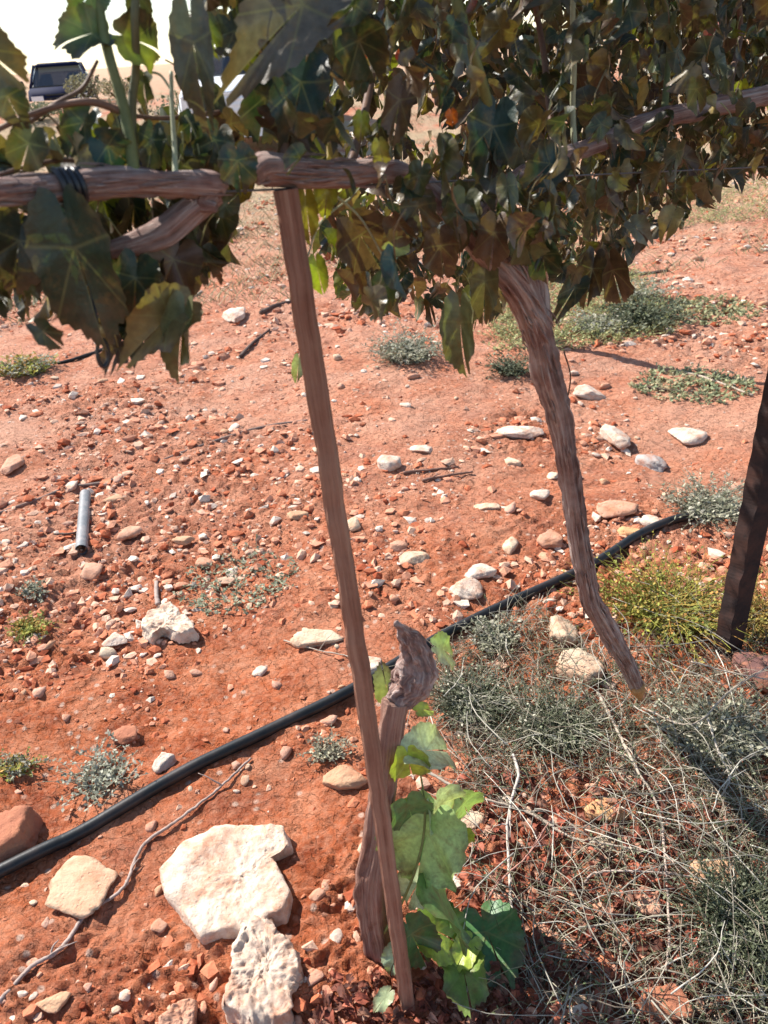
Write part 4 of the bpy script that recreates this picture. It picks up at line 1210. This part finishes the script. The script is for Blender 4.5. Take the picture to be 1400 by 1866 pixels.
plant(185, 1425, 150, 80, [(0.36, 0.36, 0.27), (0.28, 0.28, 0.20), (0.42, 0.41, 0.32)], 'silvery grey weed growing beside the hose at lower left', 75, 9, .008)
plant(62, 1150, 60, 45, YGc, 'small yellowish tuft on bare soil at the left', 90, 8, .007)
plant(62, 1090, 50, 30, GGc, 'tiny grey tuft above the small yellowish tuft', 50, 8, .007)
plant(45, 675, 130, 40, YGc + GGc, 'low olive weed at the left edge beneath the small hanging leaf', 200, 8, .010)
plant(600, 1375, 80, 50, [(0.38, .36, .25), (.3, .26, .18)], 'small straw coloured tuft left of the stake below the hose', 60, 8, .007)
plant(30, 1400, 90, 40, YGc + GGc, 'low dull tuft at the left edge above the hose', 60, 8, .007)
plant(1290, 570, 160, 40, [(0.36, .33, .17), (.28, .3, .16)], 'flat yellowish patch of weed at the far right', 220, 8, .010, flat=True)
plant(1260, 700, 200, 40, [(0.30, .31, .16), (.24, .27, .15), (.4, .35, .2)], 'flat green weed patch around the pale straight stick', 240, 7, .010, flat=True)
plant(385, 430, 90, 50, DGc + GGc, 'small leafy clump beneath the gap of the cordon', 120, 8, .014)
plant(900, 1165, 110, 50, GGc, 'grey tuft growing against the hose right of the stump head', 140, 7, .008)
plant(860, 1290, 130, 90, GGc + DGc, 'grey green bushy weed right of the stump', 620, 4, .006)
plant(1000, 1330, 170, 110, GGc + DGc, 'dense dark grey weed in the middle of the tangle', 420, 4, .006)
plant(1300, 1350, 170, 110, GGc + [(0.3, .28, .2)], 'grey grass clump below the right post', 360, 5, .008)
plant(1360, 1700, 160, 130, DGc, 'dark green clump in the lower right corner', 620, 4, .006)

# far dry grass field and scattered ground cover
acc = Acc()
n_ = 9000
ty = 5.0 * (20.4 / 5.0) ** rng.random(n_); tx = rng.uniform(-0.72, .62, n_) * ty
dn = fbm(tx * .8, ty * .8, 3, 61)
gz = ground_h(tx, ty)
for i in range(n_):
    if dn[i] < -.10: continue
    if tx[i] > -0.05 * ty[i] and ty[i] < 8 and random.random() < .55: continue
    c = random.choice([(0.50, 0.40, 0.24), (0.44, 0.33, 0.18), (0.36, 0.32, 0.17), (0.56, .46, .30), (.25, .26, .13)])
    for b_ in range(3):
        stem_geo(acc, (tx[i] + random.gauss(0, .05), ty[i] + random.gauss(0, .05), gz[i]), random.uniform(.03, .11), 1.1, .0012 * ty[i] ** .5, vary(c), 4, .12)
o = acc.make('field_grass', M['grass']); tag(o, 'dry straw coloured grass on the far field', None, None, 'stuff')
acc = Acc()
COV = [(860, 430), (1100, 380), (1400, 330), (1400, 660), (1200, 690), (1050, 640), (900, 640)]
for (x_, y_) in scatter_px(8000, COV):
    p = G(x_, y_)
    if vnoise(np.array([p.x * 1.6]), np.array([p.y * 1.2]), 71)[0] < -.14: continue
    pts = stem_geo(acc, p, random.uniform(.04, .13), .9, .0018, vary(random.choice([(0.42, .40, .17), (.34, .35, .15), (.50, .42, .22), (.26, .29, .15)])), 4, .4)
    sprig_leaves(acc, pts, 4, .016, random.choice([(0.40, .40, .17), (.32, .35, .16)]))
o = acc.make('ground_cover', M['grass']); tag(o, 'thin green and straw ground cover on the far right slope', None, None, 'stuff')

# shrubs by the crest
def shrub(x, y, w_, h_, col, label):
    z = GH(x, y); o0 = empty('shrub', (x, y, z), label, 'shrub', 'shrubs along the crest of the field')
    acc = Acc()
    for k in range(10): 
        d = rdir(); V, F, L = tube([(x, y, z), Vector((x, y, z)) + d * w_ * .2 + Vector((0, 0, h_ * .4)), Vector((x, y, z)) + d * w_ * .4 + Vector((0, 0, h_ * random.uniform(.5, .9)))], [.02, .006], 5, 6); acc.add(V, F, (0.12, .08, .05), L)
    acc.make('stems', M['twig'], o0)
    acc = Acc()
    for k in range(900):
        d = Vector(np.array(rng.normal(size=3))).normalized(); q = random.random() ** .4
        a = Vector((x + d.x * q * w_ * .5, y + d.y * q * w_ * .4, z + h_ * .55 + d.z * q * h_ * .45)) 
        s = random.uniform(.03, .07); t_ = (rdir() + Vector((0, 0, random.uniform(-1, 1)))).normalized(); w2 = t_.orthogonal().normalized() * s * .35
        acc.add([a[:], (a + t_ * s / 2 + w2)[:], (a + t_ * s)[:], (a + t_ * s / 2 - w2)[:]], [[0, 1, 2], [0, 2, 3]], vary(col))
    acc.make('foliage', M['grass'], o0)
def at_far(px, py, Y):
    d = ray(px, py); t = Y / d.y; return d.x * t
shrub(at_far(155, 170, 20.0), 20.0, .9, .55, (0.20, .18, .09), 'dry brown shrub on the crest just right of the dark blue car')
shrub(at_far(70, 200, 18.0), 18.0, 1.1, .34, (0.14, .15, .07), 'low olive shrub in front of the dark blue car')
shrub(at_far(215, 170, 19.5), 19.5, .8, .45, (0.3, .25, .13), 'straw coloured shrub on the crest behind the tall left shoots')
shrub(at_far(330, 220, 15.0), 15.0, 1.3, .9, (0.06, .08, .04), 'dark green shrub left of the white van')

# ------------------------------------------------------------ vehicles
def loft(name, sections, mat, parent, Mx, smooth=True):
    """sections: list of closed rings (same count) -> skin with end caps"""
    n = len(sections[0]); V = np.array(sections).reshape(-1, 3); F = []
    for i in range(len(sections) - 1):
        for j in range(n):
            k = (j + 1) % n; a, b, c, d = i * n + j, i * n + k, (i + 1) * n + j, (i + 1) * n + k
            F += [[a, b, d], [a, d, c]]
    for j in range(1, n - 1):
        F.append([0, j + 1, j]); m_ = (len(sections) - 1) * n; F.append([m_, m_ + j, m_ + j + 1])
    V = V @ np.array(Mx.to_3x3()).T + np.array(Mx.translation)
    return mk(name, V, F, M[mat], parent, (.1, .1, .1), None, smooth=smooth)

def vehicle(loc, rz, paint, name, label, cat, length, width, height, hood_h, grille_bars, profile):
    root = empty(name, loc, label, cat)
    Mx = Matrix.Translation(loc) @ Matrix.Rotation(rz, 4, 'Z')
    hw = width / 2
    def ring(x, zb, zt, wb, wt):
        c = min(0.09, (zt - zb) * .25)
        return [(x, -wb * .94, zb), (x, -wb, zb + c), (x, -wb, (zb + zt) / 2), (x, -wt, zt - c), (x, -wt * .93, zt), (x, wt * .93, zt), (x, wt, zt - c), (x, wb, (zb + zt) / 2), (x, wb, zb + c), (x, wb * .94, zb)]
    L2 = length / 2
    secs = [ring(-L2, .45, hood_h * .82, hw * .88, hw * .84), ring(-L2 + .12, .30, hood_h * .92, hw * .97, hw * .93)]
    for t in (-.35, -.1, .15, .3): secs.append(ring(length * t, .26, hood_h * 1.0, hw, hw * .97))
    secs += [ring(L2 - .5, .28, hood_h * .97, hw, hw * .95), ring(L2 - .12, .30, hood_h * .90, hw * .97, hw * .90), ring(L2, .42, hood_h * .78, hw * .88, hw * .82)]
    loft('body', secs, paint, root, Mx)
    # cabin: glasshouse with painted roof
    x0, x1, x2, x3 = [length * t for t in profile]
    cab = [ring(x0, hood_h - .05, hood_h + .03, hw * .86, hw * .84), ring(x1, hood_h - .05, height - .05, hw * .88, hw * .68), ring(x2, hood_h - .05, height - .05, hw * .88, hw * .68), ring(x3, hood_h - .05, hood_h + .03, hw * .86, hw * .84)]
    loft('windows', cab, 'glass', root, Mx, smooth=False)
    rf = [ring(x1 - .12, height - .10, height - .04, hw * .68, hw * .60), ring(x1 + .1, height - .09, height, hw * .70, hw * .60), ring(x2 - .1, height - .09, height, hw * .70, hw * .60), ring(x2 + .12, height - .10, height - .04, hw * .68, hw * .60)]
    for s in (-1, 1):
        V, F = rock_geo(5, (.16, .46, .70), 3, planes=6, rough=.01); V = V + np.array([.1, s * hw * .42, hood_h + .02])
        mk('seat', V @ np.array(Mx.to_3x3()).T + np.array(Mx.translation), F, M['black'], root, (.1, .1, .1), None)
    loft('roof', rf, paint, root, Mx)
    for s in (-1, 1):
        for (xa, xb) in ((x0, x1), ((x1 + x2) / 2, (x1 + x2) / 2), (x3, x2)):
            a = Mx @ Vector((xa, s * hw * .88, hood_h)); b = Mx @ Vector((xb, s * hw * .70, height - .05))
            V, F, L = tube([a, (a + b) / 2, b], [.035, .035], 6, 5); mk('pillar', V, F, M[paint], root, (.1, .1, .1), L)
        V, F = rock_geo(77, (.16, .12, .2), 2, rough=.02); V = V + np.array([x3 - .15 if x3 > 0 else x0 + .3, s * (hw + .10), hood_h + .1])
        mk('wing_mirror', V @ np.array(Mx.to_3x3()).T + np.array(Mx.translation), F, M[paint], root, (.1, .1, .1), None)
        a = Acc(); box(a, L2 - .04, s * hw * .68, hood_h * .72, .10, hw * .34, .16, Mx=Mx); a.make('headlight', M['lamp'], root, smooth=False)
        for xw in (-.31, .33):
            c0 = Mx @ Vector((length * xw, s * (hw - .20), .33)); c1 = Mx @ Vector((length * xw, s * (hw + .015), .33))
            V, F, L = tube([c0, (c0 + c1) / 2, c1], [.33, .335, .31], 28, 7)
            wv = mk('wheel', V, F, M['tyre'], root, (.1, .1, .1), L)
            c2 = Mx @ Vector((length * xw, s * (hw + .03), .33)); V, F, L = tube([c1, (c1 + c2) / 2, c2], [.20, .20, .17], 20, 5)
            r_ = mk('rim', V, F, M['chrome'], root, (.1, .1, .1), L)
            r_.parent = wv; r_.location = (0, 0, 0)
    a = Acc(); box(a, L2 - .03, 0, .36, .12, width * .9, .16, Mx=Mx); a.make('bumper', M['black' if paint == 'carblue' else paint], root, smooth=False)
    a = Acc(); box(a, L2 - .045, 0, hood_h * .70, .06, width * .44, .26, Mx=Mx); gr = a.make('grille', M['black'], root, smooth=False)
    a = Acc()
    for k in range(grille_bars): box(a, L2 + .0, 0, hood_h * .70 - .11 + .22 * k / (grille_bars - 1), .03, width * .43, .028, Mx=Mx)
    gb = a.make('grille_bars', M['black' if paint == 'carblue' else paint], root, smooth=False); gb.parent = gr; gb.location = (0, 0, 0)
    return root
cx_ = at_far(112, 150, 26.0)
vehicle(Vector((cx_, 26.0, GH(cx_, 26.0))), radians(-75), 'carblue', 'parked_car', 'dark blue car parked beyond the crest at the upper left against the sky', 'car', 3.9, 1.75, 1.52, .95, 4, (-.46, -.28, .12, .30))
cx_ = at_far(484, 200, 15.0)
vehicle(Vector((cx_, 15.0, 0.02 + GH(cx_, 15.0))), radians(-96), 'carwhite', 'parked_van', 'white van with slatted grille parked behind the vine leaves', 'van', 4.4, 1.75, 1.75, 1.05, 4, (-.49, -.42, .16, .30))
